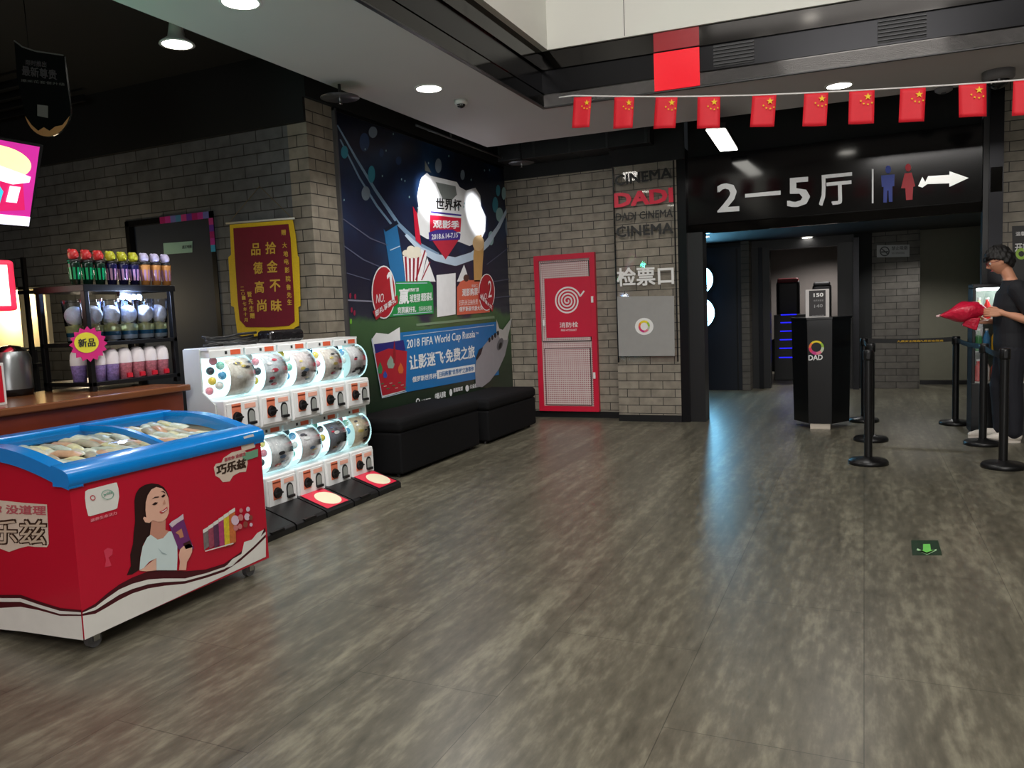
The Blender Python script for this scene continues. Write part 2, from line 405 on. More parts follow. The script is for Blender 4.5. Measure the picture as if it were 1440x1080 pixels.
# sign glass
t = thing('hall_sign', 'long dark glass sign reading 2-5 with restroom figures and arrow, above the ticket gate', 'sign', (-.4, YG, 2.29))
G().box(-1.86, YG, 2.29, 1.08, YG+.012, 3.05, M_GPAN).build('glass_panel', t, bevel=.002)
M_LET = mat('silver_letter', (214,214,214), .35, .2, emit=.12)
def gt(body, bl, br, tl, m=M_LET, bold=.02):
    g = G(); g.ptext(body, 1, YG, bl, br, tl, m, bold, -.012); return g
gt('2', (1009,299), (1040,297), (1008,259)).build('digit_two', t)
G().pp(1, YG, [(1048,278), (1098,274), (1098,268), (1048,273)], M_LET, -.012).build('dash', t)
gt('5', (1107,292), (1139,290), (1107,251)).build('digit_five', t)
gt('厅', (1152,290), (1199,286), (1151,247)).build('hall_character', t)
G().pp(1, YG, [(1226,286), (1228.4,286), (1228.4,238), (1226,238)], M_LET, -.012).build('divider_line', t)
M_BLUEP = mat('blue_figure', (28,62,170), .4, emit=.05); M_REDP = mat('red_figure', (200,20,40), .4, emit=.08)
g = G().pell(1, YG, 1249, 238.5, 4, 5.5, M_BLUEP, -.012)
g.pp(1, YG, [(1239,247), (1258,245.5), (1257.5,262), (1255,262), (1255,284), (1250,284), (1249.4,268), (1248,268), (1247,285), (1242,285), (1242.5,263), (1240,263)], M_BLUEP, -.012); g.build('man_figure', t)
g = G().pell(1, YG, 1277, 236, 4, 5.5, M_REDP, -.012)
g.pp(1, YG, [(1272,244), (1282,243), (1287,262), (1284,263), (1283,281), (1274,281.5), (1273,265), (1267,265)], M_REDP, -.012); g.build('woman_figure', t)
M_ARR = mat('arrow_painted_reflection', (235,235,230), .2, .3, emit=.35)  # arrow's mirror reflection put in as white colour and slight glow
g = G().pp(1, YG, [(1291,262), (1297,249), (1301,256), (1305,248), (1335,246), (1335,241), (1362,250.5), (1335,263), (1335,258), (1304,259), (1297,264)], M_ARR, -.012); g.build('arrow', t)

# passage behind the gate
YB = 12.9
YB = 12.9
bay('ceiling_lobby_inner', -2.6, YB+.1, 2.7, 2.0, 17, 2.8, mat('dark_grey_ceiling', (40,40,42), .6))
bay('ceiling_passage', -2.6, 9.45, 2.31, 1.62, YB+.1, 2.4, mat('black_passage_ceiling', (24,24,25), .7))
bay('wall_passage_left', -2.75, 9.6, 0, -2.6, 17, 2.5, M_DWALL)
bay('wall_passage_right', 1.62, 9.4, 0, 1.8, 14.2, 2.5, mat('olive_grey_panel', (122,121,106), .5))
def px_x(y, px, py=450): return P(1, y, px, py).x
# back wall pieces (left door wall, jambs, header, brick part, recessed panel)
M_NAVY = mat('navy_black_door', (14,20,34), .35)
bay('wall_passage_header', -2.6, YB-.06, 2.16, px_x(YB,1225), YB+.1, 2.7, mat('charcoal_header', (44,44,46), .45))
t = struct(G().box(-2.6, YB-.35, 0, px_x(YB-.35,1043), YB-.3, 2.24, M_NAVY).build('door_2'))
G().box(px_x(YB-.35,1036), YB-.37, 0, px_x(YB-.35,1038), YB-.351, 2.2, M_BLKMET).build('door_edge', t)
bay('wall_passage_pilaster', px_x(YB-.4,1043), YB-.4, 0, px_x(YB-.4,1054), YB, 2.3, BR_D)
bay('wall_passage_jamb_left', px_x(YB,1054), YB-.1, 0, px_x(YB,1084), YB+.1, 2.2, M_BLKPL)
bay('wall_passage_jamb_right', px_x(YB,1178), YB-.1, 0, px_x(YB,1201), YB+.1, 2.2, M_BLKPL)
bay('trim_14', px_x(YB-.15,1067), YB-.15, 0, px_x(YB-.15,1073), YB-.1, 2.2, M_POST)
bay('trim_15', px_x(YB-.15,1200), YB-.2, 0, px_x(YB-.15,1208), YB-.1, 2.25, M_POST)
bay('wall_passage_filler', px_x(YB,1201), YB-.08, 0, px_x(YB,1226), YB+.1, 2.42, M_DARKC)
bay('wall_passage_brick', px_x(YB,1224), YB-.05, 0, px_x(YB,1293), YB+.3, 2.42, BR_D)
bay('wall_passage_panel', px_x(13.5,1288), 13.5, 0, 1.9, 13.6, 2.42, mat('olive_grey_panel', (122,121,106), .5))
bay('trim_16', px_x(13.45,1294), 13.42, 0, px_x(13.45,1365), 13.5, .06, M_BLKPL)
bay('wall_lobby_inner', -2.6, 16.6, 0, 1, 16.7, 2.6, mat('grey_plaster', (128,120,116), .7))
# floor edge seen past the right jamb
# no-smoking plate
t = thing('no_smoking_sign', 'small grey no smoking plate high on the dark brick behind the belt', 'sign', P(1, YB-.06, 1256, 363))
G().pp(1, YB-.05, [(1233,362), (1279,361), (1279,344), (1233,345)], mat('brushed_plate', (140,142,142), .4, .2), -.01).build('plate', t)
M_DG = mat('dark_grey_print', (50,52,54), .5)
g = G(); 
cx, cy = 1244, 353.5
for k in range(20):
    a, b = 2*PI*k/20, 2*PI*(k+1)/20
    g.pp(1, YB-.05, [(cx+7*math.cos(a), cy+7*math.sin(a)), (cx+7*math.cos(b), cy+7*math.sin(b)), (cx+5.4*math.cos(b), cy+5.4*math.sin(b)), (cx+5.4*math.cos(a), cy+5.4*math.sin(a))], M_DG, -.013)
g.bez(1, YB-.05, [(1239.5,349.5), (1248.5,357.5)], 1.4, M_DG, -.013); g.bez(1, YB-.05, [(1239,354.5), (1249,354)], 1.8, M_DG, -.014)
g.ptext('禁止吸烟', 1, YB-.05, (1254,352), (1276,351), (1254,346.5), M_DG, .01, -.013)
g.ptext('NO SMOKING', 1, YB-.05, (1254,357.5), (1272,357), (1254,354.5), M_DG, 0, -.013)
g.build('pictogram', t)
# tall round lamps on the navy door
M_LAMP = mat('white_lit_disc', (225,240,255), .4, emit=30, var=0, ecol=(130,212,255))
for i, (cy, r, lb) in enumerate(((394, 20, 'upper'), (440.5, 22, 'lower'))):
    c = P(1, YB-.35, 983, cy); rr = (P(1, YB-.35, 983, cy-r)-c).length
    t = thing('disc_lamp', '%s glowing white disc lamp on the navy door, half hidden by the black gate post' % lb, 'lamp', c)
    G().cyl((c.x, YB-.4, c.z), rr+.012, .05, M_BLKMET, 40, 'y').build('housing', t)
    G().cyl((c.x, YB-.412, c.z), rr, .012, M_LAMP, 40, 'y').build('diffuser', t)

# dark recliners and blue lit shelf seen through the doorway
M_LEA = mat('black_leather', (16,15,17), .45); M_REDL = mat('red_leather', (110,22,30), .5)
def recliner(pxa, pxb, pyt, y, red, label):
    a = P(1, y, pxa, pyt); b = P(1, y, pxb, pyt)
    t = thing('recliner_chair', label, 'chair', ((a.x+b.x)/2, y+.2, 0), 'recliners beyond the doorway')
    w = b.x-a.x
    G().box(a.x, y, .5, b.x, y+.2, a.z-.04, M_LEA).build('backrest', t, bevel=.06, seg=4)
    G().box(a.x+.02, y-.01, a.z-.08, b.x-.02, y+.19, a.z, M_REDL if red else M_LEA).build('headrest', t, bevel=.03, seg=3)
    G().box(a.x, y+.1, .25, b.x, y+.7, .5, M_LEA).build('seat', t, bevel=.05, seg=3)
    for s in (a.x-.1, b.x): G().box(s, y+.05, .1, s+.1, y+.7, .68, M_LEA).build('armrest', t, bevel=.03, seg=3)
    G().box(a.x-.05, y+.1, 0, b.x+.05, y+.6, .25, M_BLKPL).build('base', t)
recliner(1091, 1124, 392, 14.6, True, 'black recliner with red headrest beyond the doorway')
recliner(1142, 1169, 397, 15.6, False, 'all black recliner beyond the doorway, behind the price card')
t = thing('lit_shelf_unit', 'black shelf unit edged with blue light strips inside the doorway', 'shelf', (P(1, 14.2, 1103, 500).x, 14.2, 0))
a = P(1, 14.1, 1088, 445); b = P(1, 14.1, 1135, 515)
G().box(a.x, 14.12, 0, b.x, 14.5, a.z+.02, M_BLKPL).build('carcass', t, bevel=.01)
M_BLED = mat('blue_led', (30,30,255), .4, emit=1.6, var=0)
for py in (443, 454, 466, 478, 490, 503):
    q0 = P(1, 14.1, 1098-(py-443)*.04, py); q1 = P(1, 14.1, 1120, py)
    G().box(q0.x, 14.105, q0.z-.006, q1.x, 14.12, q0.z+.009, M_BLED).build('led_strip', t)

# ---------------------------------------------------------------- wall pillar graphics
t = thing('pillar_sign', 'clear panel lettered cinema and ticket check with blank pale square, on the brick pillar', 'sign', (-2.33, 9.08, .79))
G().box(-2.69, 9.07, .72, -1.99, 9.078, 3.0, clear_mat('pillar_glass', gloss=.06)).build('glass_panel', t)
for x in (-2.7, -1.985): G().box(x, 9.06, .72, x+.012, 9.09, 3.02, M_POST).build('edge_strip', t)
M_BKL = mat('black_letter', (26,25,24), .5); M_RDL = mat('red_letter', (205,28,58), .45, emit=.1)
yp = 9.068
G().ptext('CINEMA', 1, yp, (865,262), (945,250), (864,247), M_BKL, .03).build('top_word', t)
G().ptext('DADI', 1, yp, (864,292), (947,284), (863,272), M_RDL, .05).build('red_word', t)
G().ptext('DADI CINEMA', 1, yp, (866,311), (946,305), (866,300), M_BKL, .02).build('small_word', t)
G().ptext('CINEMA', 1, yp, (867,334), (947,328), (866,319), M_BKL, .03).build('lower_word', t)
G().ptext('检票口', 1, yp, (868,403), (948,400), (867,377), M_WHITE, .03).build('ticket_check_characters', t)
G().pp(1, yp, [(869,501), (949,500.5), (948,416), (868,417)], mat('pale_sticker', (150,149,146), .5)).build('blank_square', t)
def ring(g, axis, val, cx, cy, r0, r1, off, cols, n=36, sx=1.0):
    for k in range(n):
        a, b = 2*PI*k/n, 2*PI*(k+1)/n
        g.pp(axis, val, [(cx+sx*r*math.cos(q), cy-r*math.sin(q)) for r, q in ((r1, a), (r1, b), (r0, b), (r0, a))], cols[int(k*len(cols)/n) % len(cols)], off)
    return g
RC = [mat('ring_lime', (150,190,50), .4), mat('ring_yellow', (235,210,30), .4), mat('ring_yellow', (235,210,30), .4), mat('ring_orange', (235,120,50), .4), mat('ring_pink', (220,50,90), .4), mat('ring_magenta', (200,50,130), .4), mat('ring_rose', (225,120,140), .4), mat('ring_pale', (190,200,170), .4)]
g = G().pell(1, yp, 906, 459, 13, 12, M_WHITE, -.002); ring(g, 1, yp, 906, 459, 5.5, 8.5, -.004, RC, sx=.95); g.build('ring_emblem', t)

# ---------------------------------------------------------------- fire hydrant cabinet
t = thing('fire_hydrant_cabinet', 'tall red fire hydrant cabinet with white perforated doors and spiral sign on brick wall', 'cabinet', (-3.43, YF-.05, .08))
x0, x1, z0, z1 = -3.84, -3.03, .085, 2.07
M_FRED = mat('fire_red', (200,24,56), .4); M_PERF = perf_mat()
g = G(); w = .065; yb, yf = YF, YF-.06
g.box(x0, yf, z0, x0+w, yb, z1, M_FRED).box(x1-w, yf, z0, x1, yb, z1, M_FRED).box(x0+w, yf, z0, x1-w, yb, z0+w, M_FRED).box(x0+w, yf, z1-w, x1-w, yb, z1, M_FRED)
g.build('frame', t)
G().box(x0+w, YF-.035, z0+w, x1-w, YF-.02, z1-w, M_PERF).build('back_sheet', t)
M_GSK = mat('dark_gap', (40,30,32), .6)
def pdoor(xa, za, xb, zb, nm):
    d = G().box(xa, YF-.055, za, xb, YF-.035, zb, M_PERF).build(nm, t, bevel=.002)
    g = G(); e = .008
    for q in ((xa-e, za-e, xb+e, za), (xa-e, zb, xb+e, zb+e), (xa-e, za, xa, zb), (xb, za, xb+e, zb)): g.box(q[0], YF-.05, q[1], q[2], YF-.034, q[3], M_GSK)
    g.build('door_gap', d); return d
d1 = pdoor(x0+.085, z0+.9, x1-.085, z1-.1, 'door'); d2 = pdoor(x0+.105, z0+.085, x1-.1, z0+.8, 'door')
a = P(1, YF-.056, 769, 477); b = P(1, YF-.056, 830, 390)
G().box(a.x, YF-.062, P(1,YF-.06,771,475).z, b.x, YF-.0555, P(1,YF-.06,800,390).z, M_FRED).build('sign_plate', d1)
g = G(); c = P(1, YF-.062, 798, 423); px = P(1, YF-.062, 799, 423).x-c.x; n = 150; pts = []
for k in range(n+1):
    th = 2*PI*4.1*k/n; r = px*(1.2+17.3*k/n); pts.append((c.x+r*math.cos(-th+.9), c.z+r*math.sin(-th+.9)))
pts.append((pts[-1][0]+px*6, pts[-1][1]+px*7))
for k in range(len(pts)-1):
    (xa, za), (xb, zb) = pts[k], pts[k+1]; L = math.hypot(xb-xa, zb-za) or 1; nx, nz = -(zb-za)/L*px*1.05, (xb-xa)/L*px*1.05
    g.face([(xa-nx, YF-.0635, za-nz), (xb-nx, YF-.0635, zb-nz), (xb+nx, YF-.0635, zb+nz), (xa+nx, YF-.0635, za+nz)], M_WHITE)
g.build('spiral_logo', d1)
g = G()
g.ptext('消防栓', 1, YF-.0635, (787,461), (813,460), (787,453.5), M_WHITE, .01)
g.ptext('FIRE HYDRANT', 1, YF-.0635, (789,466), (811,465.5), (789,463), M_WHITE, 0)
g.build('lettering', d1)
for (pxx, pyy, par) in ((833, 421, d1), (836, 528, d2), (765, 454, d1)):
    q = P(1, YF-.06, pxx, pyy); G().box(q.x-.014, YF-.075, q.z-.04, q.x+.014, YF-.055, q.z+.04, M_WHITE).build('latch', par, bevel=.003)

# ---------------------------------------------------------------- poster on the right brick wall
t = thing('wall_notice', 'black notice with white characters on the brick wall behind the person', 'poster', P(1, 9.19, 1432, 430))
G().pp(1, 9.2, [(1423,318), (1475,316), (1477,428), (1425,428)], mat('notice_black', (24,23,22), .5), -.006).build('sheet', t)
g = G().ptext('温馨提示', 1, 9.2, (1428,332), (1457,331), (1428,326), M_WHITE, .02, -.008)
g.ptext('开放时间', 1, 9.2, (1427,354), (1470,352), (1427,342), M_WHITE, .03, -.008)
ring(g, 1, 9.2, 1436, 357, 4, 8, -.009, [mat('ring_lime', (150,190,50), .4)]); g.build('lettering', t)

# ---------------------------------------------------------------- mural
XM = XW+.02
t = thing('mural_poster', 'huge navy and green football advertising mural on the brick wall behind the benches', 'poster', (XM, 7.56, .33))
def mural_mat():
    m = bpy.data.materials.new('mural_print'); m.use_nodes = True
    nt = m.node_tree; N = nt.nodes.new; L = nt.links.new; b = nt.nodes['Principled BSDF']
    g = N('ShaderNodeNewGeometry'); sp = N('ShaderNodeSeparateXYZ'); L(g.outputs['Position'], sp.inputs[0])
    nz = N('ShaderNodeTexNoise'); nz.inputs['Scale'].default_value = 1.6; nz.inputs['Detail'].default_value = 5; L(g.outputs['Position'], nz.inputs['Vector'])
    ad = N('ShaderNodeMath'); ad.operation = 'MULTIPLY_ADD'; ad.inputs[1].default_value = .7; L(nz.outputs['Fac'], ad.inputs[0]); L(sp.outputs[2], ad.inputs[2])
    mr = N('ShaderNodeMapRange'); mr.inputs['From Min'].default_value = .6; mr.inputs['From Max'].default_value = 3.5; L(ad.outputs[0], mr.inputs[0])
    r = N('ShaderNodeValToRGB'); cr = r.color_ramp
    cols = [(0, (30,42,34)), (.14, (34,52,36)), (.26, (48,76,48)), (.385, (70,104,66)), (.41, (48,50,66)), (.5, (34,34,54)), (.66, (30,36,62)), (.8, (22,34,66)), (1, (12,16,34))]
    cr.elements[0].position = 0; cr.elements[0].color = (*lin(cols[0][1]), 1); cr.elements[1].position = 1; cr.elements[1].color = (*lin(cols[-1][1]), 1)
    for p, c in cols[1:-1]: e = cr.elements.new(p); e.color = (*lin(c), 1)
    L(mr.outputs[0], r.inputs[0])
    n2 = N('ShaderNodeTexNoise'); n2.inputs['Scale'].default_value = 1.1; n2.inputs['Detail'].default_value = 3
    mp = N('ShaderNodeMapping'); mp.inputs['Location'].default_value = (3, 2.2, 1); L(g.outputs['Position'], mp.inputs[0]); L(mp.outputs[0], n2.inputs['Vector'])
    m2 = N('ShaderNodeMapRange'); m2.inputs['From Min'].default_value = .5; m2.inputs['From Max'].default_value = .72; m2.inputs['To Max'].default_value = .5; L(n2.outputs['Fac'], m2.inputs[0])
    z2 = N('ShaderNodeMapRange'); z2.inputs['From Min'].default_value = 1.6; z2.inputs['From Max'].default_value = 2.1; L(sp.outputs[2], z2.inputs[0])
    mu = N('ShaderNodeMath'); mu.operation = 'MULTIPLY'; L(m2.outputs[0], mu.inputs[0]); L(z2.outputs[0], mu.inputs[1])
    mx = N('ShaderNodeMix'); mx.data_type = 'RGBA'; mx.inputs[7].default_value = (*lin((40,90,140)), 1)
    L(mu.outputs[0], mx.inputs[0]); L(r.outputs[0], mx.inputs[6]); L(mx.outputs[2], b.inputs['Base Color'])
    b.inputs['Roughness'].default_value = .33
    return m
G().box(XW, 5.8, .33, XM, 9.33, 3.2, mural_mat()).build('printed_sheet', t)
M_ALU = mat('aluminium_edge', (120,120,122), .35, .8)
G().box(XW, 5.775, .33, XM+.015, 5.8, 3.22, M_ALU).box(XW, 5.775, 3.2, XM+.01, 9.33, 3.225, M_BLKMET).build('frame', t)
def mm(nm, g): return g.build(nm, t, norm=False)
pc = lambda n, c, **k: mat('print_'+n, c, .35, **k)
W1 = pc('white', (236,238,240)); W2 = pc('ice', (190,210,230)); 
g = G()
g.bez(0, XM, [(474,176), (500,222), (528,268), (560,315), (590,345), (615,360)], [2,3,4,5,7,9], pc('beam', (120,150,180)), .002)
g.bez(0, XM, [(478,196), (505,250), (530,290), (552,318)], [2,2.5,3,3], pc('beam', (120,150,180)), .002)
g.bez(0, XM, [(570,330), (590,350), (612,362), (640,368), (664,360), (684,343), (700,320), (716,288)], [4,7,10,12,11,8,5,3], W2, .003)
g.bez(0, XM, [(482,308), (520,335), (545,345)], [1.5,2,1], pc('seat_line', (86,90,116)), .002)
g.bez(0, XM, [(482,345), (510,365), (545,380)], [1.5,2,1], pc('seat_line', (86,90,116)), .002)
g.bez(0, XM, [(486,422), (524,424)], 2.2, pc('seat_line2', (140,140,160)), .002)
g.bez(0, XM, [(487,384), (520,394)], 1.4, pc('seat_line', (86,90,116)), .002)
for a, b in (((694,396), (719,392)), ((694,419), (719,416)), ((684,372), (719,345))): g.bez(0, XM, [a, b], 1.2, pc('seat_line', (86,90,116)), .002)
mm('stadium_print', g)
g = G(); random.seed(3)
for (x, y, rx, ry, c) in [(484,214,5,9,0), (512,200,7,13,1), (522,245,5,12,0), (514,272,6,10,2), (616,233,4.5,10,2), (524,186,6,8,2), (696,288,4,11,0), (702,302,5,10,3), (714,318,4,14,2), (690,335,4,10,3), (560,226,4,6,1), (571,175,5,6,1), (700,268,3,8,0), (650,246,3,7,2), (536,215,3,6,1), (708,272,3,9,3)]:
    g.pell(0, XM, x, y, rx, ry, [pc('bokeh_cyan', (50,140,165)), pc('bokeh_blue', (36,66,110)), pc('bokeh_grey', (120,135,150)), pc('bokeh_pale', (150,190,195))][c], .0035)
for k in range(26): g.pell(0, XM, random.uniform(480,720), random.uniform(185,300), .8, 1.6, pc('bokeh_pale', (150,190,195)), .004, 8)
for (x, y) in ((492,416), (499,417), (498,440), (494,436), (493,452)): g.pell(0, XM, x, y, 1.5, 4, pc('fan_red', (150,40,70)) if y != 452 else pc('fan_green', (120,190,60)), .004, 10)
mm('light_spot_pattern', g)
# central title badge
g = G()
g.pp(0, XM, [(590,256), (592,250), (600,243), (604,247), (642,256), (646,263), (655,268), (668,264), (675,275), (676,290), (683,305), (682,325), (676,338), (660,346), (645,340), (600,336), (590,330), (585,312), (588,290), (586,276)], W1, .004)
g.pp(0, XM, [(580,290), (586,300), (592,345), (584,338), (582,315)], pc('red', (205,30,60)), .005)
g.pp(0, XM, [(612,256), (640,262), (642,274), (634,282), (622,280)], pc('cup_grey', (120,126,124)), .005)
g.pp(0, XM, [(597,226), (606,243), (597,240)], pc('cup_grey', (120,126,124)), .005)
g.pp(0, XM, [(604,302), (648,307), (647,326), (604,328)], pc('red', (205,30,60)), .005)
g.pp(0, XM, [(604,334), (646,330), (644,338), (626,365), (610,342)], pc('shield_red', (190,44,66)), .005)
g.pp(0, XM, [(602,327), (614,323), (636,323), (647,329), (646,337), (603,339)], pc('purple', (66,50,140)), .006)
g.bez(0, XM, [(605,298), (648,303)], 2.4, pc('purple', (66,50,140)), .006)
mm('badge_print', g)
g = G().ptext('世界杯', 0, XM, (612,295), (648,297), (612,278), M_BLACK, .03, .007)
g.ptext('观影季', 0, XM, (608,321), (645,322), (608,309), W1, .03, .007)
g.ptext('2018.6.14-7.15', 0, XM, (606,337), (643,334), (606,329.5), W1, .02, .007)
mm('badge_lettering', g)
# phone, popcorn, trophy
g = G().pp(0, XM, [(539,322), (557,312), (571,396), (551,398)], pc('phone_blue', (40,110,165)), .004)
g.pp(0, XM, [(539,322), (557,310), (560,315), (542,326)], pc('phone_dark', (20,30,50)), .005)
g.bez(0, XM, [(548,352), (562,346)], 1.2, W2, .005); mm('phone_print', g)
g = G().pp(0, XM, [(566,360), (590,360), (586,396), (570,396)], W1, .005)
for k in range(4): g.pp(0, XM, [(568+6*k, 361), (571+6*k, 361), (572.5+4.6*k, 396), (570.5+4.6*k, 396)], pc('stripe_red', (150,30,45)), .006)
for (x, y, r) in ((570,356,5), (577,351,6), (585,352,6), (588,358,4), (576,358,6), (583,358,6)): g.pell(0, XM, x, y, r, r*.9, pc('popcorn', (228,222,204)), .007, 14)
g.pp(0, XM, [(592,350), (600,356), (592,396), (583,396)], W1, .004); g.bez(0, XM, [(597,352), (584,394)], 2, pc('stripe_red', (150,30,45)), .006); g.bez(0, XM, [(604,368), (592,394)], 1.6, pc('stripe_red', (150,30,45)), .006)
g.pp(0, XM, [(600,362), (612,396), (592,396)], W1, .0035)
mm('popcorn_print', g)
g = G().pp(0, XM, [(668,334), (676,330), (680,345), (678,372), (677,396), (666,396), (665,360)], pc('gold', (205,160,96)), .006)
g.pell(0, XM, 672, 342, 8, 11, pc('gold_light', (225,190,140)), .007)
g.pp(0, XM, [(642,396), (652,372), (660,396)], W1, .005); g.pell(0, XM, 655, 391, 4, 5, pc('brown', (80,50,40)), .006)
mm('trophy_print', g)
# cards
g = G().pp(0, XM, [(556,396), (603,395), (608,402), (609,441), (545,446), (552,430)], pc('green', (32,142,72)), .006)
g.bez(0, XM, [(556,398.5), (600,398)], 1, W2, .008); g.bez(0, XM, [(552,443), (607,438.5)], 1, W2, .008)
g.ptext('赢', 0, XM, (560,428), (574,427), (560,406), W1, .03, .008)
g.ptext('球竞猜', 0, XM, (575,426), (590,424.5), (575,414), W1, .02, .008)
g.ptext('世界杯门票', 0, XM, (573,411), (588,410), (573,405.5), W1, .01, .008)
g.ptext('观影豪礼', 0, XM, (591,424), (607,422.5), (591,412), W1, .02, .008)
g.ptext('竞猜赢好礼', 0, XM, (558,441), (584,439), (558,432), W1, .02, .008)
g.ptext('扫码参与竞猜', 0, XM, (588,438), (606,436.5), (588,431), W1, 0, .008); mm('green_card', g)
G().pp(0, XM, [(613,387), (640,384), (640,442), (614,446)], W1, .007).build('blank_card', t, norm=False)
g = G().pp(0, XM, [(647,396), (651,394), (676,394), (690,400), (688,439), (642,443), (642,404)], pc('salmon', (216,106,80)), .006)
g.ptext('观影购票', 0, XM, (649,417), (671,415), (649,406), W1, .02, .008)
g.ptext('扫码关注抽免费', 0, XM, (645,430), (671,428), (645,422), W1, 0, .008)
g.ptext('俄罗斯豪华游大奖', 0, XM, (645,438.5), (678,436), (645,431.5), W1, .01, .008); g.ptext('活动二', 0, XM, (662,404), (671,403.5), (662,400), W1, 0, .008); mm('salmon_card', g)
for (cx, cy, rx, ry, tx) in ((538.5,411,17,37.5,'1'), (683.5,411,11.5,26,'2')):
    g = G().pell(0, XM, cx, cy, rx, ry, W1, .009).pell(0, XM, cx, cy, rx*.92, ry*.95, pc('badge_red', (176,36,48)), .0105)
    g.ptext('NO.', 0, XM, (cx-rx*.66, cy+ry*.42), (cx+rx*.05, cy+ry*.36), (cx-rx*.62, cy+ry*.08), W1, 0, .0125)
    k_ = .1 if tx == '1' else .14
    if tx == '1': g.pp(0, XM, [(545,383), (548.6,381), (553.2,421), (549.8,421.8), (546,389), (543,393), (542.4,388)], W1, .0125)
    else: g.ptext(tx, 0, XM, (cx+rx*k_, cy+ry*.3), (cx+rx*(.62 if tx == '1' else .58), cy+ry*.26), (cx+rx*k_, cy-ry*.62), W1, 0 if tx == '2' else -.01, .0125)
    s = rx/17
    g.pp(0, XM, [(cx-16*s, cy+ry*.72), (cx+19*s, cy+ry*.1), (cx+20*s, cy+ry*.4), (cx-11*s, cy+ry*1.04)] if tx == '1' else [(cx-rx*1.02, cy+ry*.02), (cx+rx*.8, cy+ry*.72), (cx+rx*.7, cy+ry*1.05), (cx-rx*1.0, cy+ry*.36)], pc('badge_red', (176,36,48)), .012)
    if tx == '1': g.ptext('影礼享豪礼', 0, XM, (cx-12*s, cy+ry*.93), (cx+17*s, cy+ry*.38), (cx-13*s, cy+ry*.7), W1, .02, .0135)
    else: g.ptext('观影赢大奖', 0, XM, (cx-rx*.85, cy+ry*.32), (cx+rx*.62, cy+ry*.95), (cx-rx*.85, cy+ry*.1), W1, .01, .0135)
    mm('number_badge', g)
# blue banner
g = G().pp(0, XM, [(560,468), (697,452.5), (701,527), (568,552)], pc('banner_blue', (22,112,178)), .006)
g.bez(0, XM, [(566,472.5), (694,457)], .8, W2, .008)
g.ptext('2018 FIFA World Cup Russia', 0, XM, (571,494), (667,477.5), (571,478), W1, .012, .008)
g.ptext('TM', 0, XM, (668,470.5), (672,470), (668,467.5), W1, 0, .008)
g.ptext('让影迷飞·免费之旅', 0, XM, (575,521), (667,503), (574,500), W1, .03, .008)
g.ptext('俄罗斯世界杯', 0, XM, (579,538), (613,532), (579,530), W1, .02, .008)
g.pp(0, XM, [(614,533), (667,523), (667,512), (613,521)], W1, .008)
g.ptext('扫码购票"世界杯"之旅等你', 0, XM, (616,530.5), (665,521.5), (616,523), pc('banner_blue', (22,112,178)), .01, .0095)
g.bez(0, XM, [(585,457), (695,446)], 3.4, pc('faint_line', (120,146,116)), .004)
mm('blue_banner', g)
# flag card with domes
g = G().pp(0, XM, [(521,478), (528,468), (545,470), (561,460), (565,548), (570,549), (536,559)], W1, .009)
g.pp(0, XM, [(524.5,484), (540,482), (566,478), (569,492), (550,500), (527,500)], pc('flag_blue', (40,40,120)), .0105)
g.pp(0, XM, [(525,498), (545,490), (571,494), (569,548), (536,556.5)], pc('flag_red', (180,34,50)), .011)
for (x, y, w, h, c) in ((533,520,3.5,11,'dome_green'), (548,512,5.5,12,'dome_pale'), (562,520,4,10,'dome_orange'), (540,528,3,7,'flag_blue2'), (553,500,2,22,'dome_red')):
    cc = pc(c, {'dome_green': (50,130,80), 'dome_pale': (150,175,160), 'dome_orange': (215,105,50), 'flag_blue2': (50,80,170), 'dome_red': (150,30,40)}[c])
    g.pp(0, XM, [(x-w, y), (x-w*.8, y-h*.35), (x, y-h), (x+w*.8, y-h*.35), (x+w, y), (x+w*.6, y+h*.5), (x-w*.6, y+h*.5)], cc, .0125)
for k in range(9): 
    x = 534+k*4; y = 540+(k*37 % 11)-k*.6; g.bez(0, XM, [(x, y), (x+4, y-.8)], 1.2, pc('stall', (205,170,160)) if k % 2 else pc('dome_green', (50,130,80)), .013)
g.bez(0, XM, [(521,476), (536,560)], 1, W2, .013); g.bez(0, XM, [(536,559.5), (570,550.5)], 1, W2, .013)
mm('flag_card', g)
# aeroplane
g = G().pp(0, XM, [(667,518), (669,503), (676,490), (690,473), (703,465), (712,468), (714,478), (709,500), (700,520), (688,536), (677,544.5), (668,543)], pc('plane_grey', (150,150,156)), .010)
g.pp(0, XM, [(697,449), (701,462), (706,464), (719,446), (716,462), (712,478), (703,478), (697,466)], pc('plane_light', (190,192,190)), .011)
for k in range(4): g.pell(0, XM, 687+k*4, 478-k*3.2, 1.5, 3.6, pc('window_black', (24,24,28)), .0125, 12)
g.pp(0, XM, [(668,503), (672,492), (678,488), (675,498), (669,507)], pc('window_black', (24,24,28)), .0125)
g.pell(0, XM, 702, 484, 4, 9, pc('engine_grey', (96,98,104)), .0125, 16, .3); g.pell(0, XM, 702, 486, 2, 5, pc('window_black', (24,24,28)), .0135, 12, .3)
mm('aeroplane_print', g)
g = G()
ring(g, 0, XM, 587, 565, 3, 5, .006, [W1], sx=.6); g.ptext('大地影院', 0, XM, (591,569), (605,566), (591,562), W1, .02, .006)
g.ptext('中影人影院', 0, XM, (611,562), (626,558.5), (611,553), W1, .04, .006)
g.pell(0, XM, 633, 552, 2, 5, W1, .006); g.ptext('影院联盟', 0, XM, (637,552), (650,549), (637,546), W1, .02, .006)
g.pell(0, XM, 656, 546, 2.5, 4.5, W1, .006); g.ptext('公益影院', 0, XM, (660,547), (674,544), (660,541), W1, .02, .006)
mm('sponsor_marks', g)

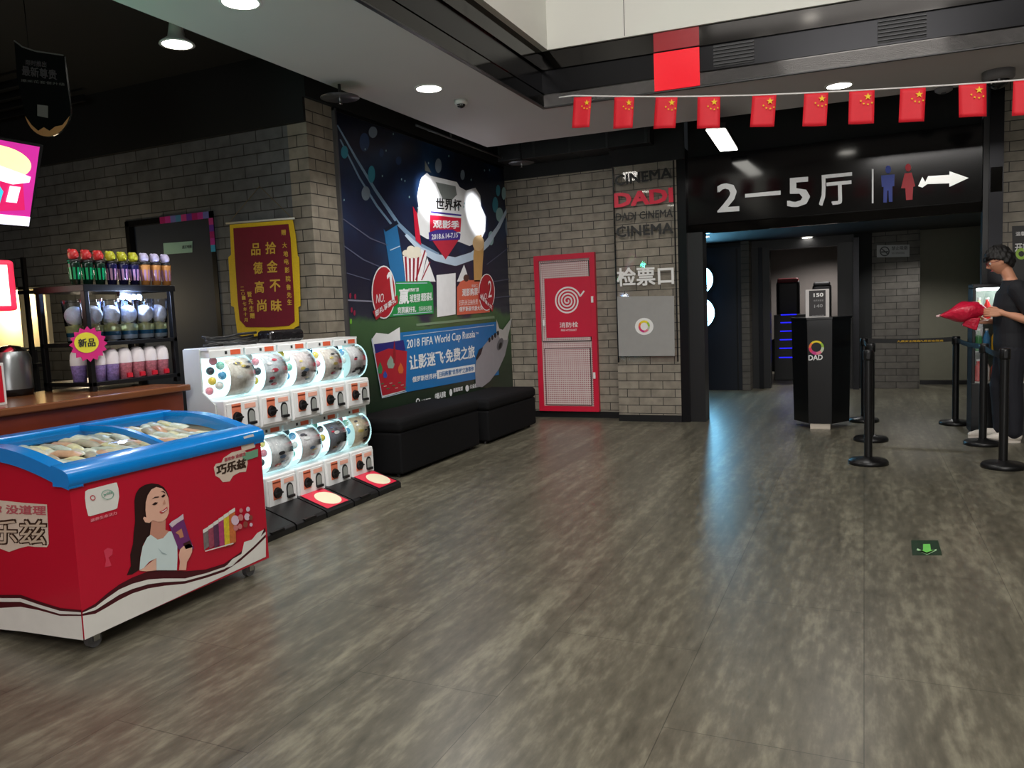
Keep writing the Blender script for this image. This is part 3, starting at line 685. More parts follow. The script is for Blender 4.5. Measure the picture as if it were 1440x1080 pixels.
# ---------------------------------------------------------------- benches
M_VEL = mat('black_velvet', (13,13,15), .85, var=.2, scale=40, spec=.2)
def bench(y0, y1, xf, h, label):
    t = thing('bench_ottoman', label, 'bench', ((XW+xf)/2, (y0+y1)/2, 0), 'black benches under the mural')
    G().box(XW+.05, y0, .03, xf, y1, h-.12, M_VEL).build('base', t, bevel=.02, seg=3)
    G().box(XW+.045, y0-.01, h-.12, xf+.012, y1+.01, h, M_VEL).build('cushion', t, bevel=.045, seg=5)
    g = G()
    for x in (XW+.1, xf-.08):
        for y in (y0+.06, y1-.06): g.cyl((x, y, 0), .02, .03, M_BLKPL, 12)
    g.build('feet', t)
bench(5.62, 7.12, -3.62, .51, 'black velvet bench under the mural, beside the capsule machines')
bench(7.3, 8.6, -3.6, .475, 'black velvet bench under the mural, nearer the fire hydrant cabinet')

# ---------------------------------------------------------------- ceiling fittings
M_LED = mat('downlight_diffuser', (255,250,238), .4, emit=14, var=0)
M_RIM = mat('white_rim', (225,225,222), .4)
def spotlight(name, loc, tgt, energy, size, col=(1,.97,.93), blend=.5, r=.06):
    d = bpy.data.lights.new(name, 'SPOT'); d.energy = energy; d.spot_size = size; d.spot_blend = blend; d.color = col; d.shadow_soft_size = r
    o = bpy.data.objects.new(name, d); COL.objects.link(o); o.location = loc
    o.rotation_euler = (Vector(tgt)-Vector(loc)).to_track_quat('-Z', 'Y').to_euler(); return o
def downlight(px, py, z, label, energy, r=.1):
    c = P(2, z, px, py)
    t = thing('downlight', label, 'light', c, 'round downlights in the white ceiling band')
    G().lathe([(r+.018, 0), (r+.016, -.006), (r, -.008), (r, 0)], c, M_RIM, 32).build('rim', t)
    G().cyl((c.x, c.y, z-.006), r, .004, M_LED, 32).build('diffuser', t)
    if energy: spotlight('downlight_lamp', (c.x, c.y, z-.02), (c.x, c.y, 0), energy, 2.3, r=r)
    return c
downlight(338, 2, 3.2, 'round downlight in the white ceiling band, cut by the top of the picture', 95)
downlight(603, 124, 3.2, 'round downlight in the white ceiling band next to the small dome camera', 100)
downlight(1180, 120, 3.2, 'round downlight in the ceiling band just above the flag string', 90)
# surface pendant over the counter
c = P(2, 3.35, 249, 63)
t = thing('pendant_light', 'small bright pendant light under the black ceiling above the brick wall', 'light', c)
G().lathe([(.02, .25), (.05, .1), (.06, .05), (.115, .01), (.12, 0), (.1, 0)], c, M_RIM, 28).build('shade', t)
G().cyl((c.x, c.y, 3.352), .1, .004, M_LED, 28).build('diffuser', t)
spotlight('pendant_lamp', (c.x, c.y, 3.33), (c.x, c.y, 0), 8, 2.2, r=.1)
# dome cameras
def dome_cam(px, py, r, label, m):
    c = P(2, 3.2, px, py)
    t = thing('dome_camera', label, 'camera', c)
    G().lathe([(0, 0), (r, 0), (r, -r*.45), (r*.88, -r*.62), (r*.7, -r*.66)], c, m, 28).build('housing', t)
    G().ball((c.x, c.y, 3.2-r*.6), (r*.68, r*.68, r*.6), mat('smoked_dome', (24,26,28), .12), 24, 14).build('dome', t)
    g = G()
    for k in range(5): a = -PI/2+(k-2)*.42; g.ball((c.x+r*.6*math.cos(a), c.y+r*.6*math.sin(a), 3.2-r*.83), r*.07, M_WHITE, 8, 6)
    g.build('infrared_emitters', t)
dome_cam(648, 141, .055, 'small white dome camera on the ceiling band beside the downlight', M_RIM)
dome_cam(1404, 100, .12, 'larger grey dome camera on the ceiling band above the far right flags', mat('grey_housing', (120,118,120), .5))
c = P(2, 3.2, 1327, 124)
t = thing('smoke_detector', 'round grey smoke detector on the ceiling band behind the flags', 'detector', c)
G().lathe([(0, 0), (.075, 0), (.07, -.025), (.045, -.04), (0, -.042)], c, mat('grey_housing', (120,118,120), .5), 24).build('body', t)
G().cyl((c.x, c.y, 3.152), .02, .008, M_DG, 16).build('sensor', t)
# sprinklers with heat collector plates
def sprinkler(px, py, z, label):
    c = P(2, z, px, py)
    t = thing('sprinkler', label, 'sprinkler', (c.x, c.y, z))
    G().cyl((c.x, c.y, z), .012, 3.62-z, M_BLKMET, 10).build('drop_pipe', t)
    G().lathe([(.014, .03), (.1, .014), (.15, 0), (.15, -.004), (0, -.002)], (c.x, c.y, z), mat('dull_steel', (88,88,92), .4, .7), 28).build('plate', t)
    G().lathe([(.012, 0), (.016, -.02), (.006, -.045), (.02, -.05), (0, -.052)], (c.x, c.y, z), M_CHROME, 12).build('head', t)
sprinkler(478, 137, 3.1, 'sprinkler with round plate hanging above the mural left corner')
sprinkler(733, 229, 3.1, 'sprinkler with round plate hanging past the end of the mural')
# conduit along the top of the mural
g = G().tube([P(0, -4.05, 585, 176), P(0, -4.05, 640, 197), P(0, -4.05, 715, 226)], .012, mat('grey_conduit', (84,84,88), .5)); g.tube([P(0, -4.05, 634, 195), P(0, -4.05, 634, 195)+Vector((0, 0, .3))], .01, mat('grey_conduit', (84,84,88), .5))
tag(g.build('conduit'), 'thin grey conduit running above the mural', 'pipe')
# black duct above the brick wall on the far side
g = G().box(-4.1, 8.9, 3.22, -2.2, 9.3, 3.5, mat('duct_black', (30,30,32), .5))
for k in range(5): g.box(-4.1+k*.46, 8.895, 3.215, -4.07+k*.46, 9.3, 3.505, mat('duct_rib', (44,44,46), .5))
tag(g.build('air_duct', bevel=.005), 'black rectangular air duct above the fire hydrant cabinet wall', 'duct')
# panel lights of the far black ceiling
def panel_light(pts, z, strength, label, name):
    ps = [P(2, z, *p) for p in pts]; c = sum(ps, Vector())/4
    t = thing('panel_light', label, 'light', c)
    G().prism([Vector((p.x, p.y, z)) for p in ps], (0, 0, .02), mat(name, (255,252,242), .4, emit=strength, var=0)).build('diffuser', t)
    G().prism([Vector((c.x+(p.x-c.x)*1.1, c.y+(p.y-c.y)*1.1, z+.012)) for p in ps], (0, 0, .05), M_BLKMET).build('frame', t)
    return c
panel_light([(993,184), (1020,183), (1037,211), (1013,213)], 3.0, 7, 'bright tilted square panel light under the black ceiling before the hall sign', 'panel_bright')
panel_light([(1036,233), (1057,232), (1069,248), (1050,250)], 2.99, .25, 'dim square panel light just above the digit two of the hall sign', 'panel_dim')
c = panel_light([(1308,214), (1326,213), (1327,217), (1307,218)], 3.4, 1.2, 'small dim strip light under the black ceiling above the arrow', 'panel_small')
def small_light(px, py, z, label, e=8, r=.05):
    c = P(2, z, px, py); t = thing('recessed_spot', label, 'light', c)
    G().cyl((c.x, c.y, z-.004), r, .004, mat('small_spot', (255,250,240), .4, emit=e, var=0), 20).build('diffuser', t)
    G().lathe([(r+.015, 0), (r+.012, -.006), (r, -.006)], c, M_BLKMET, 20).build('rim', t); return c
small_light(1135, 334, 2.305, 'small recessed spot in the passage ceiling above the centre doorway', 14, .075)
small_light(992.5, 333, 2.305, 'small recessed spot in the passage ceiling above the navy door', 8, .05)
for (x, y, w) in ((-1.0, 11.3, 38), (.7, 11.9, 75), (-.6, 15.2, 210)): spotlight('passage_lamp', (x, y, 2.28 if y < 13 else 2.68), (x, y, 0), w, 2.4)

# ---------------------------------------------------------------- flags
a = P(1, 6.62, 788, 136); M_STR = mat('white_string', (225,222,220), .6, emit=.05)
def sy(x): return 6.62+(x-a.x)*.065
def spt(px, py):
    y = 6.62
    for _ in range(6): q = P(1, y, px, py); y = sy(q.x)
    return P(1, y, px, py)
spts = [spt(x, y) for x, y in ((786,137), (806,134.5), (862,135.5), (925,136), (985,135.5), (1060,134), (1130,131), (1200,127.5), (1262,124), (1330,120), (1390,116), (1440,112), (1500,108), (1560,103))]
tag(G().tube(spts, .006, M_STR).build('flag_string'), 'thin white string carrying the row of red flags across the ceiling', 'string')
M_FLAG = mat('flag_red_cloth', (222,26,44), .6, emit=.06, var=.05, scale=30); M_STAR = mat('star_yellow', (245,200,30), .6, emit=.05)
def star(g, cx, cz, r, org, ux, rot=0):
    pts = []
    for k in range(10):
        a = PI/2+k*PI/5+rot; rr = r if k % 2 == 0 else r*.4
        pts.append((cx+rr*math.cos(a), cz+rr*math.sin(a)))
    for s in (-.002, .002): g.face([org + ux*p[0] + Vector((0, s, p[1])) for p in pts], M_STAR)
flags = [(807,832,137,180,-5), (864,892,137,181,-4), (922,953,137,181,-5), (981,1013,136,181,-2), (1058,1092,135,179,-4), (1131,1165,131,178,-3), (1194,1230,128,175,-1), (1266,1302,125,172,-2), (1348,1387,119,165,1), (1425,1462,114,163,-1)]
fl_lab = ['first red flag at the left end of the string, beside the fascia corner', 'second red flag from the left end of the string', 'third red flag from the left, below the red painted reflection', 'fourth red flag from the left, above the bright square panel light', 'fifth red flag from the left on the string', 'sixth red flag, hanging just left of the downlight', 'seventh red flag, hanging just right of the downlight', 'eighth red flag, between the downlight and the smoke detector', 'ninth red flag, in front of the dome camera', 'last red flag on the string, cut by the right picture edge']
for i, (xa, xb, yt, yb_, tl) in enumerate(flags):
    A = spt(xa, yt); B = spt(xb, yt-(xb-xa)*.05); h = (A - spt(xa, yb_)).length
    ux = (B-A).normalized(); w = (B-A).length
    g = G(); nx, nz = 6, 8; vs = []; fs = []
    for r in range(nz+1):
        for c_ in range(nx+1):
            u, v = c_/nx, r/nz
            vs.append(A + ux*(u*w + tl*.0035*v*1.5) + Vector((0, .008*math.sin(u*5+i)*v, -v*h)))
    for r in range(nz):
        for c_ in range(nx): k = r*(nx+1)+c_; fs.append((k, k+1, k+nx+2, k+nx+1))
    g.mesh(vs, fs, M_FLAG, True)
    o = A + Vector((0, -.012, 0))
    star(g, w*.74, -h*.2, w*.15, o, ux)
    for q in (-2.6, -2.05, -1.5, -.95): star(g, w*.72+w*.3*math.cos(q), -h*.2+w*.3*math.sin(q)-w*.02, w*.05, o, ux)
    ob = g.build('flag', norm=False); tag(ob, fl_lab[i], 'flag', 'red flags on the ceiling string')
    sd = ob.modifiers.new('s', 'SOLIDIFY'); sd.thickness = .0015

# ---------------------------------------------------------------- door in the brick wall and pennant
M_NDOOR = mat('slate_door', (40,48,62), .65)
dr = struct(G().box(-6.45, YD+.05, 0, -5.33, YD+.1, 2.4, M_NDOOR).build('door_1', bevel=.004))
g = G().box(-6.45, YD-.01, 0, -6.4, YD+.06, 2.4, M_BLKMET).box(-5.38, YD-.01, 0, -5.33, YD+.06, 2.4, M_BLKMET).box(-6.45, YD-.01, 2.35, -5.33, YD+.06, 2.4, M_BLKMET); g.build('door_frame', dr)
g = G().box(-5.46, YD+.0, 1.02, -5.43, YD+.05, 1.16, M_CHROME); g.build('door_handle', dr)
g = G(); cols = [(170,40,110), (190,60,150), (120,120,190), (80,140,180), (200,70,140), (110,60,160)]
for k in range(9): g.box(-5.98+k*.067, YD-.016, 2.34, -5.98+(k+1)*.067, YD-.0105, 2.4, mat('tape%d' % (k % 6), cols[k % 6], .4))
for k in range(5): g.box(-5.38, YD-.016, 2.34-(k+1)*.06, -5.33, YD-.0105, 2.34-k*.06, mat('tape%d' % ((k+4) % 6) if k < 4 else 'tape_cyan', cols[(k+4) % 6] if k < 4 else (70,170,210), .4))
tag(g.build('colour_tape'), 'colourful magenta and blue tape round the top corner of the slate door frame', 'tape')
t = thing('door_plate', 'pale green-grey plate with small characters on the slate door', 'sign', P(1, YD+.05, 250, 360))
G().pp(1, YD+.05, [(231,358), (271,355), (271,339), (230,342)], mat('pale_plate', (150,190,180), .4), -.004).build('plate', t)
G().ptext('员工专用', 1, YD+.05, (257,350), (270,349), (257,345.5), M_DG, .02, -.006).build('lettering', t)
# pennant
t = thing('award_pennant', 'maroon award pennant with yellow fringe and gold characters on the brick wall', 'pennant', P(1, YD-.03, 372, 475))
yb = YD-.03; M_MAR = mat('maroon_velvet', (116,14,40), .7, var=.12, scale=25); M_YEL = mat('yellow_satin', (226,190,36), .55, var=.12, scale=60, bump=.4); M_GOLD = mat('gold_print', (220,180,70), .5)
def slabpx(pts, m, y0, th):
    g = G(); g.prism([P(1, y0, *p) for p in pts], (0, th, 0), m); return g
slabpx([(323,316), (411,309), (415,330), (418,360), (420,362), (422,430), (419,432), (420,458), (414,461), (400,474), (374,471), (344,475), (334,470), (329,432), (325,430), (321,362), (325,358)], M_YEL, yb, .008).build('yellow_border', t, bevel=.002)
slabpx([(328,321), (405,315), (408,335), (413,420), (414,452), (406,458), (378,460), (346,460), (337,450), (334,420), (330,360)], M_MAR, yb-.006, .006).build('maroon_field', t)
G().tube([P(1, yb, 318, 314), P(1, yb, 414, 307)], .009, mat('pale_rod', (210,210,200), .4)).build('rod', t)
G().tube([P(1, yb, 322, 313), P(1, YD-.01, 365, 262), P(1, yb, 411, 307)], .002, mat('gold_cord', (120,100,50), .6)).build('cord', t)
g = G(); zt = -.008
def pch(s, x, y, w, h): g.ptext(s, 1, yb-.006, (x-w/2+.3, y+h/2), (x+w/2+.3, y+h/2-w*.05), (x-w/2, y-h/2), M_GOLD, .025, -.003)
for s, x, y in zip('拾金不昧', (381,383,387,389), (349,375,402,430)): pch(s, x, y, 15, 17)
for s, x, y in zip('品德高尚', (360,363,365,368.5), (351,377,404,430)): pch(s, x, y, 13, 17)
for s, x, y in zip('赠大地电影院鲁先生', (399,400.5,402,403,404,405.5,406,407,407.5), (327,345,357,368,380,392,404,415,425)): pch(s, x, y, 6.5, 8)
for s, x, y in zip('二〇一七年十月', (341,342,343,344,345,345.5,346), (406,413,419,427,435,442,450)): pch(s, x, y, 5, 5.5)
for s, x, y in zip('管先生赠', (351,353,354,355), (414,424,434,444)): pch(s, x, y, 6.5, 8)
g.build('gold_lettering', t)

# ---------------------------------------------------------------- counter
M_WOODC = mat('brown_counter_wood', (112,48,26), .3, var=.25, scale=5); M_CTOP = mat('counter_top', (120,72,44), .2, var=.2, scale=6)
t = thing('service_counter', 'long brown wood service counter behind the freezer', 'counter', (-4.3, 1.5, 0))
G().box(-4.7, -1.2, 0, -3.93, 3.62, .98, M_WOODC).build('body', t, bevel=.006)
G().box(-4.72, -1.22, .98, -3.9, 3.66, 1.02, M_CTOP).build('worktop', t, bevel=.008)
CT = 1.02
# display rack on the counter
RX0, RX1, RY0, RY1 = -4.64, -4.2, 3.2, 3.86
t = thing('display_rack', 'black framed two shelf display rack standing on the counter', 'rack', ((RX0+RX1)/2, (RY0+RY1)/2, CT))
for x in (RX0, RX1-.035):
    for y in (RY0, RY1-.03): G().box(x, y, CT, x+.035, y+.03, 1.655, M_BLKMET).build('post', t, bevel=.003)
G().box(RX0-.005, RY0-.005, 1.62, RX1+.005, RY1+.01, 1.66, M_BLKMET).build('top_board', t, bevel=.003)
for z in (1.05, 1.29): G().box(RX0, RY0, z, RX1, RY1, z+.025, M_BLKMET).build('shelf', t, bevel=.002)
M_BLUELED = mat('blue_white_led', (150,190,255), .3, emit=22, var=0)
t = thing('led_light_bar', 'small blue-white LED bar glowing under the top board of the display rack', 'light', (RX1-.03, 3.52, 1.59))
G().box(RX1-.05, 3.46, 1.592, RX1-.02, 3.62, 1.618, M_BLKPL).build('housing', t)
for k in range(4): G().ball((RX1-.022, 3.48+k*.04, 1.585), .018, M_BLUELED, 10, 8).build('bulb', t)
def point(name, loc, e, col, r=.03):
    d = bpy.data.lights.new(name, 'POINT'); d.energy = e; d.color = col; d.shadow_soft_size = r
    o = bpy.data.objects.new(name, d); COL.objects.link(o); o.location = loc; return o
point('led_light', (RX1+.03, 3.53, 1.575), 9, (.55,.68,1))
point('green_light', (-4.5, 2.9, 1.9), 2.2, (.05,1,.45), .05)
# tumblers on top
cup_m = [mat('tumbler_green_black', (10,40,28), .15), mat('tumbler_navy', (24,24,62), .2), mat('tumbler_gold', (190,130,70), .3)]
top_m = [mat('topper_red', (200,50,52), .35), mat('topper_yellow', (190,190,50), .35), mat('topper_lilac', (196,190,226), .35)]
pr = []
for k in range(3):
    t = thing('tumbler', 'tumbler', 'cup', (0, 0, 0), 'tumblers on top of the display rack')
    G().lathe([(0, 0), (.026, 0), (.034, .12), (.035, .135), (.03, .135), (.0, .134)], (0, 0, 0), cup_m[k], 24).build('cup', t)
    G().lathe([(.036, .133), (.037, .143), (.03, .148), (0, .15)], (0, 0, 0), M_BLKPL, 24).build('lid', t)
    tp = G().ball((0, 0, .175), (.03, .03, .034), top_m[k], 18, 12); tp.ball((.022, .0, .166), (.014, .016, .014), top_m[k], 10, 8); tp.ball((-.005, .018, .198), .011, top_m[k], 10, 8).ball((-.005, -.018, .198), .011, top_m[k], 10, 8)
    tp.build('topper', t)
    g = G()
    for q in range(9): 
        a = q*2*PI/9; g.face([((.0295+.0012)*math.cos(a+s)*(1 if zz == .03 else 1.13), (.0295+.0012)*math.sin(a+s)*(1 if zz == .03 else 1.13), zz) for s, zz in ((-.2,.03), (.2,.03), (.2,.1), (-.2,.1))], mat('tumbler_print', (150,110,140), .4) if k != 0 else mat('tumbler_painted_sheen', (20,150,95), .2))  # dark green tumblers get a painted green sheen, the others a print
    g.build('print_sheen_band', t, norm=False); pr.append(t)
words_ = ['red topped dark green tumbler at the near end of the rack top', 'red topped dark green tumbler, second on the rack top', 'red topped dark green tumbler, third on the rack top next to the yellow ones', 'yellow topped navy tumbler beside the red topped ones', 'yellow topped navy tumbler in the middle of the rack top', 'yellow topped navy tumbler, last before the gold ones', 'gold tumbler with pale topper, nearest the yellow topped ones', 'gold tumbler with pale topper, second from the far end of the rack top', 'gold tumbler with pale topper at the far end of the rack top']
for i in range(9):
    src = pr[i//3]; q = P(0, RX1-.05, 104+i*14.9, 398-i*.0)
    y = 3.11+.055+i*.083
    o = src if i % 3 == 0 else dup(src, (0, 0, 0))
    o.location = (RX1-.045, y+.02, 1.66); o['label'] = words_[i]
# toy tubs on the middle shelf
M_TUB = clear_mat('clear_tub', (235,240,250), .2, .05); M_PL = mat('plush_white', (240,242,248), .8, bump=.5, scale=60)
t0 = thing('toy_tub', 'tub', 'tub', (0, 0, 0), 'clear toy tubs on the upper shelf')
G().lathe([(0, .004), (.052, .0), (.068, .24), (.07, .26)], (0, 0, 0), M_TUB, 24).build('tub', t0)
g = G().lathe([(0, .01), (.048, .01), (.051, .035)], (0, 0, 0), mat('plush_pale', (236,238,226), .8), 20).lathe([(.051, .035), (.054, .06)], (0, 0, 0), mat('plush_teal', (40,120,150), .8), 20).lathe([(.054, .06), (.057, .1), (.0, .11)], (0, 0, 0), mat('plush_yellow', (232,232,160), .8), 20); g.build('plush_body', t0)
G().ball((0, 0, .165), (.058, .058, .058), M_PL, 20, 12).build('plush_head', t0)
tl = ['clear tub with striped plush toy, nearest the corner post of the upper shelf', 'clear tub with striped plush toy, second along the upper shelf', 'clear tub with striped plush toy in the middle of the upper shelf', 'clear tub with striped plush toy, next to last on the upper shelf', 'clear tub with striped plush toy at the far end of the upper shelf', 'clear tub with plush toy in the side opening of the upper shelf']
for i in range(6):
    o = t0 if i == 0 else dup(t0, (0, 0, 0))
    o.location = (RX1-.085, 3.305+i*.125, 1.315) if i < 5 else (RX1-.235, 3.3, 1.315)
    if i == 4: o.location = (RX1-.085, 3.3+4*.122, 1.315)
    o['label'] = tl[i]
# printed cups on the bottom shelf
for k, c in enumerate(((150,130,205), (205,120,135))):
    t = thing('souvenir_cup', 'cup', 'cup', (0, 0, 0), 'souvenir cups on the lower shelf')
    G().lathe([(0, 0), (.038, 0), (.045, .105)], (0, 0, 0), mat('cup_print%d' % k, c, .35, var=.85, scale=70), 24).build('cup', t)
    G().lathe([(.0475, .1), (.0475, .135), (.046, .14), (.043, .168), (.03, .19), (0, .198)], (0, 0, 0), M_PL if False else mat('dome_lid', (232,226,230), .35), 24).build('dome_lid', t)
    if k == 1: G().box(.03, -.018, .008, .047, .018, .035, M_RED).build('red_tag', t)
    pr.append(t)
cl = ['lilac souvenir cup with white domed lid beside the starburst card', 'lilac souvenir cup with white domed lid, second on the lower shelf', 'lilac souvenir cup with white domed lid at the side opening of the lower shelf', 'pink souvenir cup with white domed lid, next to the lilac ones', 'pink souvenir cup with white domed lid in the middle of the lower shelf', 'pink souvenir cup with white domed lid, next to last on the lower shelf', 'pink souvenir cup with white domed lid at the far end of the lower shelf']
pos = [(RX1-.06, 3.29), (RX1-.06, 3.385), (RX1-.2, 3.27), (RX1-.06, 3.48), (RX1-.06, 3.575), (RX1-.06, 3.67), (RX1-.06, 3.765)]
for i in range(7):
    src = pr[3] if i < 3 else pr[4]; o = src if i in (0, 3) else dup(src, (0, 0, 0))
    o.location = (*pos[i], 1.075); o['label'] = cl[i]
# starburst card
g = G(); c = P(0, RX1+.03, 125, 484); pts = []
for k in range(32):
    a = 2*PI*k/32; r = (1 if k % 2 == 0 else .82); pts.append((RX1+.03, c.y+.125*r*math.cos(a), c.z+.105*r*math.sin(a)))
g.prism(pts, (-.003, 0, 0), mat('hot_pink_card', (220,50,130), .4))
t = thing('starburst_card', 'pink and yellow starburst price card clipped to the rack corner', 'card', (RX1+.03, c.y, c.z-.1)); g.build('card', t)
g = G(); g.face([(RX1+.032, c.y-.015+.08*math.cos(a), c.z+.01+.06*math.sin(a)) for a in [2*PI*k/24 for k in range(24)]], mat('lemon_print', (235,225,70), .4)); g.build('yellow_oval', t, norm=False)
G().text('新品', (RX1+.034, c.y-.07, c.z-.015), (0, .11, 0), (0, 0, .05), M_DG, .02).build('lettering', t, norm=False)
# urn and card stand at the picture edge
c = P(2, CT, 21, 556)
t = thing('steel_urn', 'stainless steel hot water urn on the counter at the left picture edge', 'urn', c)
r = (P(1, c.y, 37, 520).x-P(1, c.y, 5, 520).x)/2; zt = P(1, c.y, 21, 492).z
G().lathe([(0, 0), (r*.95, 0), (r, .04)], c, M_BLKPL, 28).build('base', t)
G().lathe([(r, .04), (r, zt-CT-.05), (r*.85, zt-CT-.01)], c, mat('brushed_steel', (150,154,156), .28, .9), 28).build('barrel', t)
G().lathe([(r*.85, zt-CT-.01), (r*.5, zt-CT+.02), (0, zt-CT+.03)], c, M_CHROME, 28).build('lid', t)
a = P(0, -4.3, 3, 575); 
t = thing('menu_stand', 'white framed menu stand cut by the left picture edge on the counter', 'sign', (-4.1, 2.5, CT))
G().box(-4.12, 2.42, CT, -4.1, 2.62, 1.24, M_RIM).build('frame', t, bevel=.003)
G().box(-4.1, 2.435, CT+.015, -4.097, 2.605, 1.225, M_RED).build('sheet', t)
# wall of the kitchen side: made-up bright cabinet in place of the lit back wall
c0 = P(1, 4.3, -60, 492); c1 = P(1, 4.3, 27, 404)
t = thing('lit_wall_stand_in', 'brightly lit cream cabinet standing in for the warm-lit wall at the left picture edge', 'cabinet', ((c0.x+c1.x)/2, 4.5, 0))
G().box(c0.x, 4.3, 0, c1.x, 4.4, c0.z-.02, M_BLKPL).build('stand_in_base', t)
M_CREAM = mat('stand_in_cream', (240,220,170), .5)
G().box(c0.x, 4.52, c0.z, c1.x, 4.56, c1.z, M_CREAM).box(c1.x-.02, 4.3, c0.z, c1.x, 4.34, c1.z, M_CREAM).box(c0.x, 4.3, c1.z-.02, c1.x, 4.56, c1.z, M_CREAM).build('housing', t)
G().box(c0.x+.1, 4.42, c1.z-.05, c1.x-.1, 4.46, c1.z-.03, mat('added_warm_glow', (255,225,160), .4, emit=20, var=0)).build('light_tube', t)  # glowing tube added inside the made-up cabinet
point('added_warm_wall_light', ((c0.x+c1.x)/2, 4.36, c1.z-.15), 16, (1,.9,.72), .1)
point('kitchen_light', (c1.x-.1, 4.95, 1.6), 12, (1,.82,.55), .08)
g = G().box(c1.x+.12, 4.25, 0, c1.x+.15, 4.28, 2.0, M_BLKMET); 
t = thing('stand_pole', 'thin dark pole with two clamps beside the lit cabinet', 'pole', (c1.x+.135, 4.265, 0)); g.build('pole', t)
for z in (1.1, 1.7): G().box(c1.x+.06, 4.24, z, c1.x+.21, 4.29, z+.03, M_BLKMET).build('clamp', t)
# menu screen
TR = P(0, -4.2, 58, 207); BRc = P(0, -4.36, 40, 318); TLc = P(0, -4.2, -80, 183); BLc = Vector((BRc.x, TLc.y, BRc.z)); TLc.z = TR.z
n = (TLc-TR).cross(BRc-TR).normalized(); n = n if n.x > 0 else -n
t = thing('menu_screen', 'hanging magenta popcorn menu screen at the left picture edge', 'screen', (BLc+BRc)/2)
e = Vector((0, .012, 0)); u = (TR-BRc).normalized()*.012
G().prism([TR+e+u-n*.04, TLc-e+u-n*.04, BLc-e-u-n*.04, BRc+e-u-n*.04], n*.038, M_BLKPL).build('housing', t)
def scr(a, b):    # a: 0 left..1 right, b: 0 bottom..1 top ; inner coords
    return BLc+(BRc-BLc)*a+(TLc-BLc)*b
def sface(g, pts, m, k): g.face([scr(*p)+n*(.001+.0015*k) for p in pts], m)
ee = lambda nme, c, s=1.0: mat('screen_'+nme, c, .3, emit=s, var=.05)
g = G(); sface(g, [(0,0), (1,0), (1,1), (0,1)], ee('magenta', (190,40,140)), 0)
sface(g, [(0,.05), (.93,.2), (.85,.62), (0,.7)], ee('crimson', (205,30,95)), 1)
sface(g, [(0,0), (1,0), (1,.12), (0,.12)], ee('white', (235,235,255), 1.2), 2); g.build('display', t, norm=False)
g = G(); sface(g, [(.55+.38*math.cos(q), .74+.2*math.sin(q)) for q in [2*PI*k/30 for k in range(30)]], ee('popcorn', (225,235,170), 1.1), 3)
sface(g, [(.17,.8), (.94,.62), (.93,.55), (.75,.5), (.45,.55), (.17,.66)], ee('bowl', (235,240,245), 1.1), 4)
sface(g, [(.45,.12), (.62,.12), (.66,.4), (.6,.48), (.45,.48)], ee('cyan', (60,190,215), 1.1), 4)
sface(g, [(.7,.28), (.82,.28), (.84,.48), (.72,.48)], ee('white', (235,235,255), 1.2), 5); g.build('popcorn_picture', t, norm=False)
G().tube([TR-n*.02+Vector((0, -.75, 0)), TR-n*.02+Vector((-.05, -.8, 1.12))], .012, M_BLKMET).build('bracket', t)
# red light box below it
A = P(0, -4.6, 20, 366); B = P(0, -4.6, 20, 437)
t = thing('light_box', 'white light box with red border below the menu screen', 'sign', (-4.65, A.y-.4, B.z))
G().box(-4.7, A.y-.9, B.z, -4.6, A.y, A.z, mat('lit_red', (230,40,70), .3, emit=1.2)).build('housing', t, bevel=.02, seg=3)
G().box(-4.602, A.y-.85, B.z+.03, -4.594, A.y-.05, A.z-.03, mat('lit_white', (255,225,215), .3, emit=2.2, var=0)).build('face', t)
for yy_ in (A.y-.1, A.y-.8): G().tube([(-4.65, yy_, A.z-.01), (-4.65, yy_, 3.62)], .006, M_BLKMET).build('hanger', t)
# hanging shield sign
ys = 3.7
t = thing('hanging_sign', 'black rounded hanging sign with orange tip and grey characters under the dark ceiling', 'sign', P(1, ys, 66, 192))
def ellpt(q): return (67+33*math.cos(q), 150+42*math.sin(q))
pts = [(20,58), (30,66), (50,73), (90,79), (95,120), (99,152)] + [ellpt(q) for q in [k*PI/14 for k in range(1, 14)]] + [(33,152), (24,110)]
g = G(); g.prism([P(1, ys, *p) for p in pts], (0, .012, 0), mat('sign_black', (22,26,27), .25)); g.build('board', t)
g = G(); g.pp(1, ys, [ellpt(q) for q in [PI*.1+k*(PI*.8)/16 for k in range(17)]] + [(45,176), (54,184), (62,179), (70,184), (78,178), (88,176)], mat('sign_orange', (240,184,124), .5), -.002)
g.build('orange_tip', t)
g = G().ptext('最新尊贵', 1, ys, (32,106), (81,113), (31,92), mat('sign_grey', (96,96,100), .5), .03, -.003)
g.ptext('限时推出', 1, ys, (37,92), (66,95), (37,84), mat('sign_grey', (96,96,100), .5), .02, -.003)
g.ptext('爆米花套餐升级', 1, ys, (30,115), (92,121), (30,111), mat('sign_grey2', (120,124,122), .5), 0, -.003); g.build('lettering', t)
G().bez(1, ys, [(20,57), (32,66), (50,72), (70,75), (90,78)], 2, mat('sign_grey2', (120,124,122), .5), -.003).build('top_edge', t)
g = G().pp(1, ys, [(53,163), (68,166), (68,149), (53,147)], mat('sign_grey3', (150,152,150), .5), -.003); g.build('blank_patch', t)
G().tube([P(1, ys, 40, 68), P(1, ys, 40, 68)+Vector((0, 0, .35))], .003, M_BLKMET).build('wire', t)
# pipe and slats in the dark ceiling above counter
g = G()
for k in range(14): g.box(-9.3, 2.6+k*.2, 3.5, -6.6, 2.63+k*.2, 3.56, mat('slat_black', (20,22,24), .5))
tag(g.build('ceiling_slat_panel'), 'black slatted panel under the dark ceiling above the counter', 'panel')

